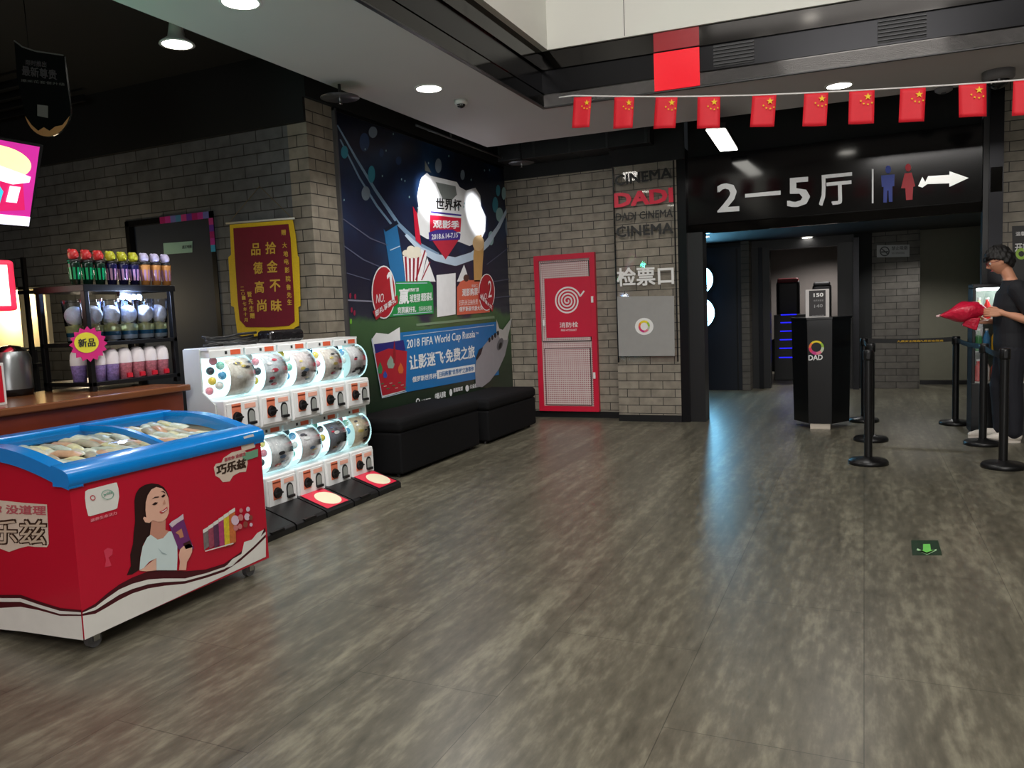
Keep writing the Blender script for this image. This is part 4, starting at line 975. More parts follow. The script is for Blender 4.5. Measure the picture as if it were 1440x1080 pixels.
# ---------------------------------------------------------------- capsule machines
GY0 = 3.72; PW = .322; XFt = -3.7
M_GW = mat('machine_white', (232,234,234), .35); M_GW2 = mat('machine_offwhite', (208,214,212), .4)
M_OR = mat('salmon_label', (226,128,96), .45); M_OR2 = mat('salmon_pale', (236,176,156), .45)
t = thing('machine_rack', 'white two tier steel rack holding the capsule machines', 'rack', (-3.87, GY0+2.5*PW, 0))
sidep = [(-4.0, 0.06), (-4.0, 1.235), (-3.86, 1.235), (-3.86, .96), (-3.76, .88), (-3.76, .06)]
for y in (GY0-.012, GY0+5*PW): G().prism([(x, y, z) for x, z in sidep], (0, .012, 0), M_GW2).build('side_panel', t, bevel=.003)
G().box(-4.0, GY0, .06, -3.985, GY0+5*PW, 1.235, M_GW2).build('back_panel', t)
G().box(-4.0, GY0, 1.225, -3.8, GY0+5*PW, 1.24, M_GW).build('top_panel', t)
G().box(-3.985, GY0, .655, -3.76, GY0+5*PW, .67, M_GW).build('shelf', t)
G().box(-3.985, GY0, .06, -3.74, GY0+5*PW, .1, M_GW).build('plinth', t)
g = G()
for y in (GY0+.06, GY0+5*PW-.06):
    for x in (-3.95, -3.78): g.cyl((x, y, 0), .018, .06, M_BLKPL, 12)
g.build('feet', t)
M_DOME = clear_mat('clear_dome', (250,253,253), .12, .04)
M_GLOW = mat('machine_light', (215,246,250), .4, emit=1.5, var=0, ecol=(205,245,250))
M_CLR = [mat('toy_card%d' % k, c, .4, var=.45, scale=38) for k, c in enumerate(((240,226,210), (206,214,226), (240,214,214), (236,214,206), (230,226,234), (236,236,240), (226,230,238), (238,226,238), (120,122,132), (226,206,180)))]
caps_me = []
for k, c in enumerate(((240,150,165), (240,240,235), (250,220,90), (90,170,220), (60,70,80), (150,220,200))):
    g = G().ball((0, 0, 0), .027, mat('capsule%d' % k, c, .25, spec=.6), 14, 8); o = g.build('capsule'); caps_me.append(o)
for i_row, zb in enumerate((.68, .11)):
    for i in range(5):
        y0 = GY0 + i*PW; y1 = y0+PW; yc = (y0+y1)/2
        cardn = ['pale toy card', 'blue-grey toy card', 'pink toy card', 'cream and pink toy card', 'lilac toy card', 'white toy card', 'grey-blue toy card', 'violet toy card', 'dark toy card with pink figures', 'brown patterned toy card'][i_row*5+i]
        spot = ['nearest the freezer', 'second from the freezer', 'in the middle', 'next to last', 'at the mural end'][i]
        t = thing('capsule_machine', 'capsule machine with %s, %s, %s row' % (cardn, spot, 'upper' if i_row == 0 else 'lower'), 'capsule machine', (-3.85, yc, zb), 'capsule machines in the white rack')
        # body: lower box with rounded front
        G().box(-3.97, y0+.01, zb, XFt, y1-.01, zb+.225, M_GW).build('body', t, bevel=.012, seg=3)
        G().box(XFt, y0+.02, zb+.02, XFt+.006, y1-.02, zb+.2, M_GW).build('front_plate', t, bevel=.002)
        # dome housing
        dz = zb+.225; H = .275
        prof = []
        for k in range(13):
            a = -PI/2+PI*k/12; prof.append((-3.81+.115*math.cos(a), dz+H/2+H/2*math.sin(a)))
        vs = []; fs = []; n_ = len(prof)
        for yy_ in (y0+.02, y1-.02): vs += [(x, yy_, z) for x, z in prof]
        for k in range(n_-1): fs.append((k, k+1, n_+k+1, n_+k))
        fs.append(tuple(range(n_))); fs.append(tuple(range(n_, 2*n_)))
        g = G(); g.mesh(vs, fs, M_DOME, True)
        g.build('dome', t)
        G().box(-3.97, y0+.012, dz, -3.945, y1-.012, dz+H+.02, M_GLOW).build('light_panel', t)
        G().box(-3.97, y0+.01, dz+H-.005, -3.795, y1-.01, dz+H+.045, M_GW).build('head_rail', t, bevel=.004)
        # curved card inside the right part of the dome
        vs = []; fs = []; nn = 9
        for k in range(nn):
            a = -1.15+2.3*k/(nn-1)
            for yy_ in (yc-.075, yc+.135): vs.append((-3.813+.108*math.cos(a), yy_, dz+H/2+(H/2-.006)*math.sin(a)))
        for k in range(nn-1): fs.append((2*k, 2*k+1, 2*k+3, 2*k+2))
        g = G(); g.mesh(vs, fs, M_CLR[i_row*5+i], True)
        random.seed(i*7+i_row)
        for q in range(7):
            a = random.uniform(-.8, .8); yy_ = yc+random.uniform(-.03, .09); r = random.uniform(.014, .036)
            cc = random.choice([(210,70,90), (90,90,100), (230,210,120), (120,150,190), (235,235,235), (60,60,66)])
            g.face([(-3.8115+.1095*math.cos(a+r*6*math.sin(s)*.5)+.001, yy_+r*math.cos(s), dz+H/2+(H/2-.005)*math.sin(a+r*6*math.sin(s)*.5)) for s in [2*PI*m_/10 for m_ in range(10)]], mat('toyprint_%d_%d_%d' % cc, cc, .4))
        g.build('toy_card', t, norm=False)
        # crank, chute, labels
        zc = zb+.11
        G().cyl((XFt+.006, yc-.06, zc-.005), .038, .006, M_BLKPL, 24, 'x').build('crank_plate', t)
        g = G().cyl((XFt+.012, yc-.06, zc-.005), .033, .014, M_BLKPL, 20, 'x').box(XFt+.026, yc-.094, zc-.011, XFt+.036, yc-.026, zc+.001, M_BLKPL); g.build('crank', t, bevel=.002)
        G().box(XFt+.0062, yc-.1, zc+.04, XFt+.0085, yc-.02, zc+.085, M_OR).box(XFt+.0062, yc-.1, zc-.05, XFt+.0075, yc-.02, zc+.04, M_OR).build('crank_label', t)
        G().box(XFt+.0086, yc-.1, zc+.063, XFt+.0094, yc-.02, zc+.072, mat('label_brown', (110,40,20), .5)).build('label_line', t)
        G().box(XFt+.0062, yc+.015, zc+.045, XFt+.0085, yc+.115, zc+.075, M_OR2).build('price_label', t)
        arch = [(yc+.035+.0, zc-.06), (yc+.1, zc-.06)] + [(yc+.0675+.0325*math.cos(a), zc+.0+.04*math.sin(a)) for a in [k*PI/10 for k in range(11)]]
        g = G(); g.prism([(XFt+.0062, y, z) for y, z in arch], (.006, 0, 0), M_BLKPL); g.build('chute_frame', t)
        arch2 = [(yc+.0675+(y-yc-.0675)*.78, zc-.02+(z-zc+.02)*.78) for y, z in arch]
        g = G(); g.prism([(XFt+.0122, y, z) for y, z in arch2], (.002, 0, 0), mat('chute_flap', (150,154,150), .3)); g.build('chute_flap', t)
        G().box(XFt+.0122, yc+.035, zc-.066, XFt+.03, yc+.1, zc-.046, M_BLKPL).build('chute_lip', t, bevel=.003)
        G().box(-3.7945, yc+.03, dz+H+.008, -3.793, yc+.12, dz+H+.04, mat('price_orange', (226,100,66), .5)).build('price_sticker', t)
        G().box(-3.7945, yc-.02, dz+H+.014, -3.793, yc, dz+H+.034, M_DG).build('small_mark', t)
        # capsules behind the left part of the dome
        for q in range(7):
            o = caps_me[(q+i+i_row*2) % 6]
            c2 = o.copy(); COL.objects.link(c2); c2.name = 'capsule'
            c2.location = (-3.865+.055*(q % 2)+.02*((q//2) % 2), y0+.055+.03*((q*3) % 2)+.005*q, dz+.03+.032*q)
            tag(c2, 'small round toy capsule showing in the side of a capsule machine dome', 'capsule', 'toy capsules inside the machines')
for o in caps_me: bpy.data.objects.remove(o)
# trays on the floor in front
M_PAPR = mat('tray_red_print', (214,44,70), .35); M_PAPW = mat('tray_pale_print', (236,228,196), .35)
tray_lab = ['black capsule disposal box on the floor, nearest the freezer', 'black capsule disposal box on the floor beside the freezer corner', 'floor box with red and cream printed lid, between two plain black ones', 'plain black floor box between the two boxes with red lids', 'floor box with red and cream printed lid at the bench end']
for i in range(5):
    y0 = GY0-.02+i*.325; y1 = y0+.31; xf = -3.44
    t = thing('capsule_box', tray_lab[i], 'box', (-3.6, (y0+y1)/2, 0), 'floor boxes before the capsule machines')
    G().prism([(-3.735, y0, 0), (xf, y0, 0), (xf, y0, .04), (xf-.02, y0, .055), (-3.735, y0, .145)], (0, .31, 0), M_BLKPL).build('body', t, bevel=.006)
    s = lambda x: .145+(x+3.735)*(.055-.145)/(xf-.02+3.735)
    if i in (2, 4):
        g = G(); z = .005
        g.face([(-3.715, y0+.03, s(-3.715)+z), (xf-.02, y0+.03, s(xf-.02)+z), (xf-.02, y1-.03, s(xf-.02)+z), (-3.715, y1-.03, s(-3.715)+z)], M_PAPR)
        g.face([(xf-.125+.1*math.sin(q)*.0-.0+.095*math.cos(q), (y0+y1)/2+.02+.1*math.sin(q), s(xf-.125+.095*math.cos(q))+z+.0015) for q in [2*PI*k/24 for k in range(24)]], M_PAPW)
        g.text('扭蛋', (-3.70, y0+.07, s(-3.70)+z+.003), (0, .17, 0), (.0, 0, .0001), M_PAPW)
        g.build('printed_lid', t, norm=False)
    else: G().box(xf-.03, y0+.08, .04, xf+.006, y0+.2, .055, M_BLKMET).build('handle', t)
    G().box(-3.72, y0+.005, s(-3.72)+.001, xf-.05, y0+.018, s(xf-.05)+.03, M_CHROME if False else mat('tray_rail', (130,130,132), .3, .6)).build('rail', t) if False else None
# cable bundle on the rack top
g = G(); random.seed(5)
for k in range(4):
    pts = [(-3.92+random.uniform(-.04, .04), 3.8+1.4*j/12+.0, 1.255+.018*k+.012*math.sin(j*1.3+k)) for j in range(5)]; g.tube(pts, .009, M_BLKPL)
tag(g.build('cable_bundle'), 'loose black cables lying on the near end of the capsule machine rack', 'cable')
g = G()
tag(G().box(-3.97, 4.35, 1.242, -3.83, 4.72, 1.33, mat('black_bag', (24,22,24), .18, bump=.8, scale=25)).build('black_bag', bevel=.03, seg=4), 'shiny black bag lying on the rack top below the pennant', 'bag')

# ---------------------------------------------------------------- ice cream freezer
FX0, FX1, FY0, FY1, FZ0 = -3.78, -3.034, 2.16, 3.30, .08
M_FR = mat('freezer_red', (188,14,46), .32, var=.08, scale=3, coat=.3); M_BL = mat('freezer_blue', (0,128,212), .25, coat=.4)
t = thing('chest_freezer', 'red ice cream chest freezer with blue curved rim and glass lids', 'freezer', (-3.4, 2.73, 0))
def arch(x):   # top profile of the rim over x
    u = (FX1-x)/(FX1-FX0); return .795 + .105*math.sin(min(1, u*1.5)*PI/2)
g = G(); ns = 16
body = [(FX0, FZ0), (FX1, FZ0), (FX1, .76)] + [(FX1-(FX1-FX0)*k/ns, arch(FX1-(FX1-FX0)*k/ns)-.045) for k in range(ns+1)]
for y0, y1 in ((FY0, FY0+.03), (FY1-.03, FY1)): g.prism([(x, y0, z) for x, z in body], (0, y1-y0, 0), M_FR)
g.box(FX1-.03, FY0+.03, FZ0, FX1, FY1-.03, .76, M_FR).box(FX0, FY0+.03, FZ0, FX0+.03, FY1-.03, .86, M_FR).box(FX0+.03, FY0+.03, FZ0, FX1-.03, FY1-.03, FZ0+.04, M_WHITE)
g.build('cabinet', t)
M_LIN = mat('freezer_liner', (196,198,190), .4)
g = G().box(FX0+.03, FY0+.03, .69, FX1-.03, FY1-.03, .7, M_LIN).box(FX1-.05, FY0+.03, .4, FX1-.03, FY1-.03, .76, M_LIN).box(FX0+.03, FY0+.03, .4, FX0+.05, FY1-.03, .86, M_LIN).box(FX0+.05, FY0+.03, .4, FX1-.05, FY0+.05, .76, M_LIN).box(FX0+.05, FY1-.05, .4, FX1-.05, FY1-.03, .76, M_LIN)
g.prism([(FX0+.05, FY1-.034, .7), (FX1-.05, FY1-.034, .7), (FX1-.05, FY1-.034, .765)] + [(FX1-.05-(FX1-FX0-.1)*k/8, FY1-.034, arch(FX1-.05-(FX1-FX0-.1)*k/8)-.05) for k in range(9)], (0, -.004, 0), M_LIN)
g.build('liner', t)
# blue rim: curved end rails, front and back rails, centre bar
def rail(y0, y1, lift=0.0, drop=.05, xa=FX0-.012, xb=FX1+.012):
    g = G(); up = []; dn = []
    for k in range(ns+1):
        x = xb-(xb-xa)*k/ns; z = arch(min(max(x, FX0), FX1))+lift; up.append((x, z)); dn.append((x, z-drop))
    g.prism([(x, y0, z) for x, z in up+dn[::-1]], (0, y1-y0, 0), M_BL, False); return g
rail(FY0-.012, FY0+.055, 0, .065).build('end_rail', t, bevel=.01, seg=3); rail(FY1-.055, FY1+.012, 0, .065).build('end_rail', t, bevel=.01, seg=3)
rail((FY0+FY1)/2-.014, (FY0+FY1)/2+.014, .004, .03).build('centre_bar', t, bevel=.006, seg=2)
G().prism([(FX1+.012, FY0-.014, .742), (FX1+.02, FY0-.014, .77), (FX1+.012, FY0-.014, .8), (FX1-.02, FY0-.014, .816), (FX1-.085, FY0-.014, .833), (FX1-.085, FY0-.014, .742)], (0, FY1-FY0+.028, 0), M_BL, True).build('front_rail', t, bevel=.004, seg=2)
G().box(FX0-.012, FY0-.012, .84, FX0+.09, FY1+.012, .905, M_BL).build('back_rail', t, bevel=.012, seg=3)
for (a, b, nm) in ((FY0+.055, (FY0+FY1)/2-.014, 0), ((FY0+FY1)/2+.014, FY1-.055, 1)):
    vs = []; fs = []
    for k in range(ns+1):
        x = FX1-.08-(FX1-FX0-.16)*k/ns; z = arch(x)-.012; vs += [(x, a, z), (x, b, z)]
    for k in range(ns): fs.append((2*k, 2*k+1, 2*k+3, 2*k+2))
    g = G(); g.mesh(vs, fs, clear_mat('freezer_glass', (246,250,248), .04, .03), True); l = g.build('glass_lid', t)
    G().box(FX1-.11, (a+b)/2-.09, arch(FX1-.1)-.008, FX1-.085, (a+b)/2+.09, arch(FX1-.1)+.006, M_BL).build('lid_handle', l, bevel=.004)
# side artwork
S0 = FX1
M_BRN = mat('choc_brown', (70,16,26), .35); M_FW = mat('freezer_white', (222,220,214), .35)
def z5(p): return (p[0]/2.7, 540+p[1]/2.7)
top = [(311,862), (360,835), (400,800), (450,762), (500,735), (560,712), (620,704), (700,711), (780,704), (850,682), (910,640), (960,595), (1006,545)]
mid1 = [(311,868), (360,846), (400,815), (450,780), (500,758), (560,742), (620,738), (700,738), (780,718), (850,694), (910,652), (960,607), (1006,560)]
mid2 = [(311,872), (360,858), (400,832), (450,800), (500,778), (560,760), (620,752), (700,748), (780,726), (850,702), (910,661), (960,617), (1007,570)]
bot = [(312,880), (360,872), (400,850), (450,820), (500,795), (560,776), (620,766), (700,758), (780,736), (850,712), (910,672), (960,628), (1007,582)]
edge = [(318,972), (420,928), (520,884), (620,838), (720,792), (820,746), (920,698), (1013,653)]
def strip(g, A, B, m, off, f=z5, ax=0, val=None):
    val = S0 if val is None else val
    for k in range(len(A)-1): g.pp(ax, val, [f(A[k]), f(A[k+1]), f(B[k+1]), f(B[k])], m, off)
g = G(); strip(g, top, bot, M_BRN, .0015); strip(g, mid1, mid2, M_FW, .003)
low = [(max(x, 319.5), 972-(max(x, 319.5)-318)*.459) for x, _ in bot]; strip(g, bot, low, M_FW, .0015)
g.pp(0, S0, [z5(p) for p in ((850,700), (880,665), (915,645), (925,600), (955,590), (975,565), (1000,552), (985,585), (930,640), (880,690))], M_FW, .0008)
g.build('side_wave_print', t, norm=False)
ex = FY0
topE = [(-160,835), (-80,812), (0,800), (80,800), (150,825), (230,850), (310.5,858)]; m1 = [(-160,845), (-80,822), (0,812), (80,812), (150,836), (230,860), (310.5,866)]; m2 = [(-160,858), (-80,838), (0,826), (80,826), (150,848), (230,872), (310.5,874)]; bE = [(-160,868), (-80,850), (0,850), (80,845), (150,858), (230,880), (310.5,880)]
lowE = [(-160,905), (-80,915), (0,930), (80,938), (150,948), (230,960), (319,972)]
fe = lambda p: (p[0]/2.7, 540+p[1]/2.7)
g = G(); strip(g, topE, bE, M_BRN, -.0015, fe, 1, ex); strip(g, m1, m2, M_FW, -.003, fe, 1, ex); strip(g, bE, lowE, M_FW, -.0015, fe, 1, ex); g.build('end_wave_print', t, norm=False)
# woman picture
z8 = lambda x, y: (100+x/5.143, 640+y/5.143)
def wp(g, pts, m, off): g.pp(0, S0, [z8(*p) for p in pts], m, off)
M_HAIR = mat('print_hair', (40,18,18), .4); M_SKIN = mat('print_skin', (226,178,156), .4); M_SK2 = mat('print_skin_shade', (196,140,120), .4); M_TEE = mat('print_tee', (206,222,222), .4); M_LIP = mat('print_lip', (190,60,70), .4)
g = G()
wp(g, [(455,330), (465,280), (490,240), (530,215), (580,203), (630,210), (668,232), (692,268), (705,310), (702,350), (640,300), (580,330), (570,430), (585,520), (560,600), (520,640), (500,720), (490,830), (440,862), (400,868), (430,800), (425,720), (445,640), (450,560), (460,480)], M_HAIR, .002)
wp(g, [(580,455), (680,460), (678,540), (720,555), (690,580), (640,612), (590,600), (565,585)], M_SK2, .0035)
wp(g, [(532,400), (534,340), (548,290), (575,248), (610,230), (650,240), (680,268), (698,310), (704,370), (700,420), (685,455), (655,480), (620,482), (585,470), (560,490), (530,485), (515,460), (520,445), (538,450)], M_SKIN, .005)
g.build('woman_print', t, norm=False)
g = G()
for (x, y, w) in ((600,348,22), (660,292,16)): wp(g, [(x-w, y+8), (x, y-8), (x+w, y-6), (x+w*.4, y+9), (x-w*.3, y+14)], M_HAIR, .0065)
wp(g, [(575,318), (600,300), (628,298), (628,305), (600,309)], M_HAIR, .0065); wp(g, [(640,262), (660,258), (676,272), (672,276), (658,266)], M_HAIR, .0065)
wp(g, [(630,410), (655,398), (688,372), (690,392), (668,412), (645,424)], M_LIP, .0065); wp(g, [(640,410), (660,402), (684,384), (682,392), (660,410)], M_WHITE, .008)
wp(g, [(668,320), (676,350), (662,358), (654,352)], M_SK2, .0065); g.build('face_print', t, norm=False)
g = G()
wp(g, [(545,595), (570,575), (620,610), (660,600), (700,552), (735,548), (762,620), (764,740), (760,832), (612,832), (610,745), (560,770), (520,815), (488,832), (496,740), (512,660)], M_TEE, .005)
wp(g, [(488,836), (520,815), (575,770), (608,745), (612,832), (540,840)], M_SKIN, .0045); wp(g, [(620,670), (650,700), (690,720), (650,712)], mat('print_tee_shade', (160,180,184), .4), .0065)
wp(g, [(772,830), (778,770), (770,720), (780,680), (800,660), (840,640), (868,650), (866,700), (850,735), (830,770), (822,830)], M_SKIN, .008)
g.build('tee_print', t, norm=False)
g = G()
wp(g, [(700,500), (720,478), (760,455), (802,424), (808,466), (850,600), (882,672), (860,690), (770,682)], mat('packet_purple', (110,50,110), .3), .0065)
wp(g, [(700,500), (720,478), (760,455), (802,424), (806,462), (760,490), (722,522)], mat('packet_pale', (206,190,200), .3), .008)
wp(g, [(745,560), (790,530), (806,590), (778,600), (770,575)], mat('packet_tan', (190,130,100), .3), .008); wp(g, [(800,640), (850,615), (870,665), (820,680)], mat('packet_brown', (60,30,30), .3), .008)
g.build('packet_print', t, norm=False)
# product row
g = G(); pk = [(120,110,110), (150,70,90), (90,50,80), (170,60,110), (214,190,50), (196,110,60)]
for k, c in enumerate(pk):
    x = 950+k*36; yt = 540-k*27; m = mat('pack_%d' % k, c, .35, var=.4, scale=60)
    wp(g, [(x, yt), (x+44, yt-26), (x+54, 655-k*6), (x+10, 688-k*6)], m, .002+.0012*k)
    wp(g, [(x, yt), (x+44, yt-26), (x+46, yt), (x+2, yt+26)], M_FW, .0028+.0012*k)
for (x, y, r) in ((1175,470,36), (1180,525,22), (1218,400,16), (1268,390,18), (1215,450,24), (1262,445,26), (1210,515,20), (1250,500,22), (1288,450,18), (1290,502,14)): g.pell(0, S0, *z8(x, y), r/5.143*.8, r/5.143, [mat('pack_lilac', (216,190,206), .35), mat('pack_rose', (196,120,120), .35), mat('pack_brown', (140,70,60), .35)][(x//10) % 3], .0095, 12)
wp(g, [(955,690), (1160,632), (1162,640), (957,697)], M_FW, .0105)
g.build('product_print', t, norm=False)
# maker plate
g = G(); wp(g, [(100,262), (118,250), (310,200), (328,198), (340,240), (345,300), (332,382), (320,390), (135,442), (122,440), (106,380), (98,310)], M_FW, .002)
ring(g, 0, S0, *z8(152,308), 2.6, 3.8, .0035, [M_LIP], 20); ring(g, 0, S0, *z8(258,285), 6.2, 7, .0035, [mat('plate_green', (120,170,150), .4)], 24, 1.3)
g.ptext('yili', 0, S0, z8(228,300), z8(292,282), z8(228,276), mat('plate_green', (120,170,150), .4), .02, .0035)
g.ptext('滋养生命活力', 0, S0, z8(138,486), z8(328,428), z8(136,462), mat('pale_pink', (236,150,160), .4), .01, .002)
g.build('maker_plate', t, norm=False)
g = G(); wp(g, [(232,690), (262,670), (300,680), (296,720), (270,740), (290,800), (240,812), (250,760)], mat('faint_mark', (206,60,84), .4), .002); g.build('faint_mark', t, norm=False)
# brand logos (side and end)
M_CR = mat('logo_cream', (214,196,180), .4); M_DK = mat('logo_dark', (58,40,30), .4)
g = G(); wp(g, [(1030,90), (1045,62), (1085,55), (1100,20), (1160,-20), (1240,-40), (1268,-20), (1275,60), (1262,120), (1215,125), (1170,150), (1145,190), (1095,196), (1070,165), (1042,150)], M_CR, .002)
g.ptext('巧乐兹', 0, S0, z8(1048,150), z8(1262,92), z8(1046,72), M_DK, .05, .0035)
g.ptext('喜欢你 没道理', 0, S0, z8(1105,48), z8(1258,2), z8(1103,22), mat('logo_pink', (190,90,100), .4), .03, .0035); g.build('side_logo', t, norm=False)
zE = lambda x, y: (x/4.5, 640+y/4.5)
g = G(); pl = lambda pts, m, off: g.pp(1, FY0, [zE(*p) for p in pts], m, -off)
pl([(-230,330), (-160,300), (0,285), (140,300), (300,312), (303,380), (312,560), (300,582), (230,580), (180,575), (120,590), (60,612), (0,590), (-120,560), (-230,540)], M_CR, .002)
g.ptext('喜欢你 没道理', 1, FY0, zE(-220,362), zE(296,380), zE(-220,305), mat('logo_pink', (190,90,100), .4), .03, -.0035)
g.ptext('巧乐兹', 1, FY0, zE(-215,560), zE(302,572), zE(-215,400), M_DK, .06, -.0035)
g.ptext('巧乐兹', 1, FY0, zE(-208,552), zE(296,564), zE(-208,410), mat('logo_fill', (200,180,160), .4), .01, -.005); g.build('end_logo', t, norm=False)
# stickers
g = G(); g.pp(0, S0+.012, [(341,614), (355,610), (356,613.5), (342,617)], M_FW, .006)
g.pp(0, S0, [(338,624), (358,618), (358,629), (339,635)], M_CR, .004)
g.pp(0, S0, [(340,638), (362,631), (362,642), (341,649)], mat('sticker_green', (110,160,130), .4), .004); g.build('energy_sticker', t, norm=False)
for x in (FX0+.08, FX1-.07):
    for y in (FY0+.09, FY1-.09):
        w = G().cyl((x-.014, y, .034), .034, .028, mat('caster_grey', (90,90,92), .4), 20, 'x').build('caster_wheel', t)
        G().box(x-.022, y-.012, .03, x+.022, y+.02, .085, M_CHROME).build('caster_fork', w)
# ice creams inside
M_IC = [mat('icepack%d' % k, c, .35, var=.35, scale=30) for k, c in enumerate(((216,206,182), (206,160,130), (176,166,150), (226,214,170), (190,196,186), (222,222,205)))]
shared = []
for k, m in enumerate(M_IC):
    g = G(); vs = []; L, W_, H_ = .15, .055, .018
    prof = [(-L/2, .02), (-L/2+.02, .6), (-L/4, 1), (L/4, 1), (L/2-.02, .6), (L/2, .02)]
    n6 = 10
    for (x, s) in prof:
        for q in range(n6):
            a = 2*PI*q/n6; vs.append((x, W_/2*math.cos(a)*(1 if s > .1 else .9), H_*s*math.sin(a)+H_))
    fs = [(i*n6+q, i*n6+(q+1) % n6, (i+1)*n6+(q+1) % n6, (i+1)*n6+q) for i in range(5) for q in range(n6)]; g.mesh(vs, fs, m, True)
    shared.append(g.build('ice_cream_packet'))
random.seed(11)
for r in range(16):
    for c_ in range(6):
        o = shared[(r*5+c_*2) % 6].copy(); COL.objects.link(o); o.name = 'ice_cream_packet'
        o.location = (FX0+.13+c_*.1, FY0+.1+r*.0635, .72+.085*(1-c_/5)**.8+.018*random.random()); o.rotation_euler = (random.uniform(-.25, .25), .12+random.uniform(-.12, .12), random.uniform(-.6, .6))
        tag(o, 'wrapped ice cream lying inside the chest freezer under the glass lids', 'ice cream', 'wrapped ice creams in the freezer')
for o in shared: bpy.data.objects.remove(o)
# ---------------------------------------------------------------- ticket kiosk
kc = (-.425, 9.0); kz0, kz1 = .06, 1.165
t = thing('ticket_podium', 'black gloss faceted ticket podium with ring logo at the gate', 'podium', (kc[0], kc[1], 0))
M_KB = mat('black_gloss_laminate', (13,13,15), .3, coat=.15, spec=.3)
w0, w1, d = .125, .30, .2
foot = [(-w0, -.2), (w0, -.2), (w1, .06), (w1, .28), (-w1, .28), (-w1, .06)]
def sc_(f, s): return [(kc[0]+x*s, kc[1]+y*s) for x, y in f]
g = G(); lo = [(x, y, kz0) for x, y in sc_(foot, .93)]; hi = [(x, y, kz1) for x, y in sc_(foot, 1.0)]
g.mesh(lo+hi, [tuple(range(6))[::-1], tuple(range(6, 12))] + [(i, (i+1) % 6, 6+(i+1) % 6, 6+i) for i in range(6)], M_KB); g.build('body', t, bevel=.004)
g = G(); a = [(x, y, kz1) for x, y in sc_(foot, 1.03)]; g.prism(a, (0, 0, .02), M_KB); g.build('top', t, bevel=.003)
G().box(kc[0]-.1, kc[1]-.175, 0, kc[0]+.1, kc[1]+.2, .06, mat('white_gloss_plinth', (200,190,175), .3)).build('plinth', t, bevel=.002)
g = G(); yk = kc[1]-.2-.002
def kring():
    c = P(1, yk, 1148, 489); s = (P(1, yk, 1158, 489)-c).length/10
    n = 40; cols = [RC[0], RC[1], RC[1], RC[3], RC[4], RC[5], RC[6], RC[7]]
    for k in range(n):
        q0, q1 = 2*PI*k/n, 2*PI*(k+1)/n
        g.face([(c.x+s*r*math.cos(q), yk-.001-.003*0, c.z+s*(r*math.sin(q)+(.9 if r < 9 else 0))) for r, q in ((10.8, q0), (10.8, q1), (7.2, q1), (7.2, q0))], cols[int(k*8/n)])
kring(); g.build('ring_logo', t, norm=False)
G().ptext('DAD', 1, yk, (1137,507), (1157,506), (1137,499.5), M_WHITE, .03, -.002).build('lettering', t)
# price card on the podium
t = thing('price_card_stand', 'white framed price card standing on the ticket podium', 'sign', P(1, 8.9, 1150, 449))
a = P(1, 8.9, 1133, 449); b = P(1, 8.9, 1166, 406)
a.z = kz1+.02
G().box(a.x, 8.9, a.z, b.x, 8.912, b.z, mat('card_white', (205,200,198), .4)).build('frame', t, bevel=.002)
G().box(a.x+.035, 8.897, a.z+.015, b.x-.035, 8.9, b.z-.012, mat('card_dark', (44,40,42), .4)).build('sheet', t)
g = G().ptext('150', 1, 8.895, (1144,418), (1158,417), (1144,412.5), M_WHITE, .04)
g.ptext('会员充值送', 1, 8.895, (1144,424), (1158,423.5), (1144,421.5), mat('card_grey', (150,150,150), .4), .01)
g.ptext('140', 1, 8.895, (1145,433), (1157,432), (1145,428.5), mat('card_grey', (150,150,150), .4), .02)
g.ptext('影票特惠', 1, 8.895, (1142,446), (1159,445), (1142,443.5), mat('card_grey', (150,150,150), .4), 0); g.build('lettering', t)
G().box((a.x+b.x)/2-.04, 8.91, a.z, (a.x+b.x)/2+.04, 8.98, a.z+.008, mat('card_white', (205,200,198), .4)).build('foot', t)

# ---------------------------------------------------------------- stanchions and belts
M_STN = mat('stanchion_black', (20,20,21), .35, .2)
def stanchion(x, y, h, label, rb=.155):
    t = thing('belt_stanchion', label, 'stanchion', (x, y, 0), 'black belt stanchions at the gate')
    G().lathe([(0, 0), (rb, 0), (rb, .022), (rb*.92, .038), (.05, .05), (.036, .06), (0, .06)], (x, y, 0), M_STN, 36).build('base', t)
    G().cyl((x, y, .055), .032, h-.14, M_STN, 24).build('pole', t)
    G().lathe([(.032, h-.085), (.04, h-.08), (.04, h-.01), (.034, h), (0, h)], (x, y, 0), M_STN, 24).build('belt_head', t)
    G().box(x-.012, y-.047, h-.07, x+.012, y-.036, h-.02, M_BLKMET).build('belt_clip', t)
stanchion(.032, 7.05, .95, 'black belt stanchion in front of the line on the podium side')
stanchion(.06, 8.2, .94, 'black belt stanchion second in line on the podium side')
stanchion(0.0, 9.45, .93, 'black belt stanchion deepest in line beside the podium')
stanchion(.88, 9.36, .93, 'black belt stanchion deepest in line beside the drinks fridge')
stanchion(.985, 8.14, .92, 'black belt stanchion in front of the drinks fridge')
stanchion(1.0, 7.1, .94, 'black belt stanchion standing before the person')
M_BELT = mat('belt_black', (16,16,17), .6); M_BY = mat('belt_yellow', (200,160,30), .6)
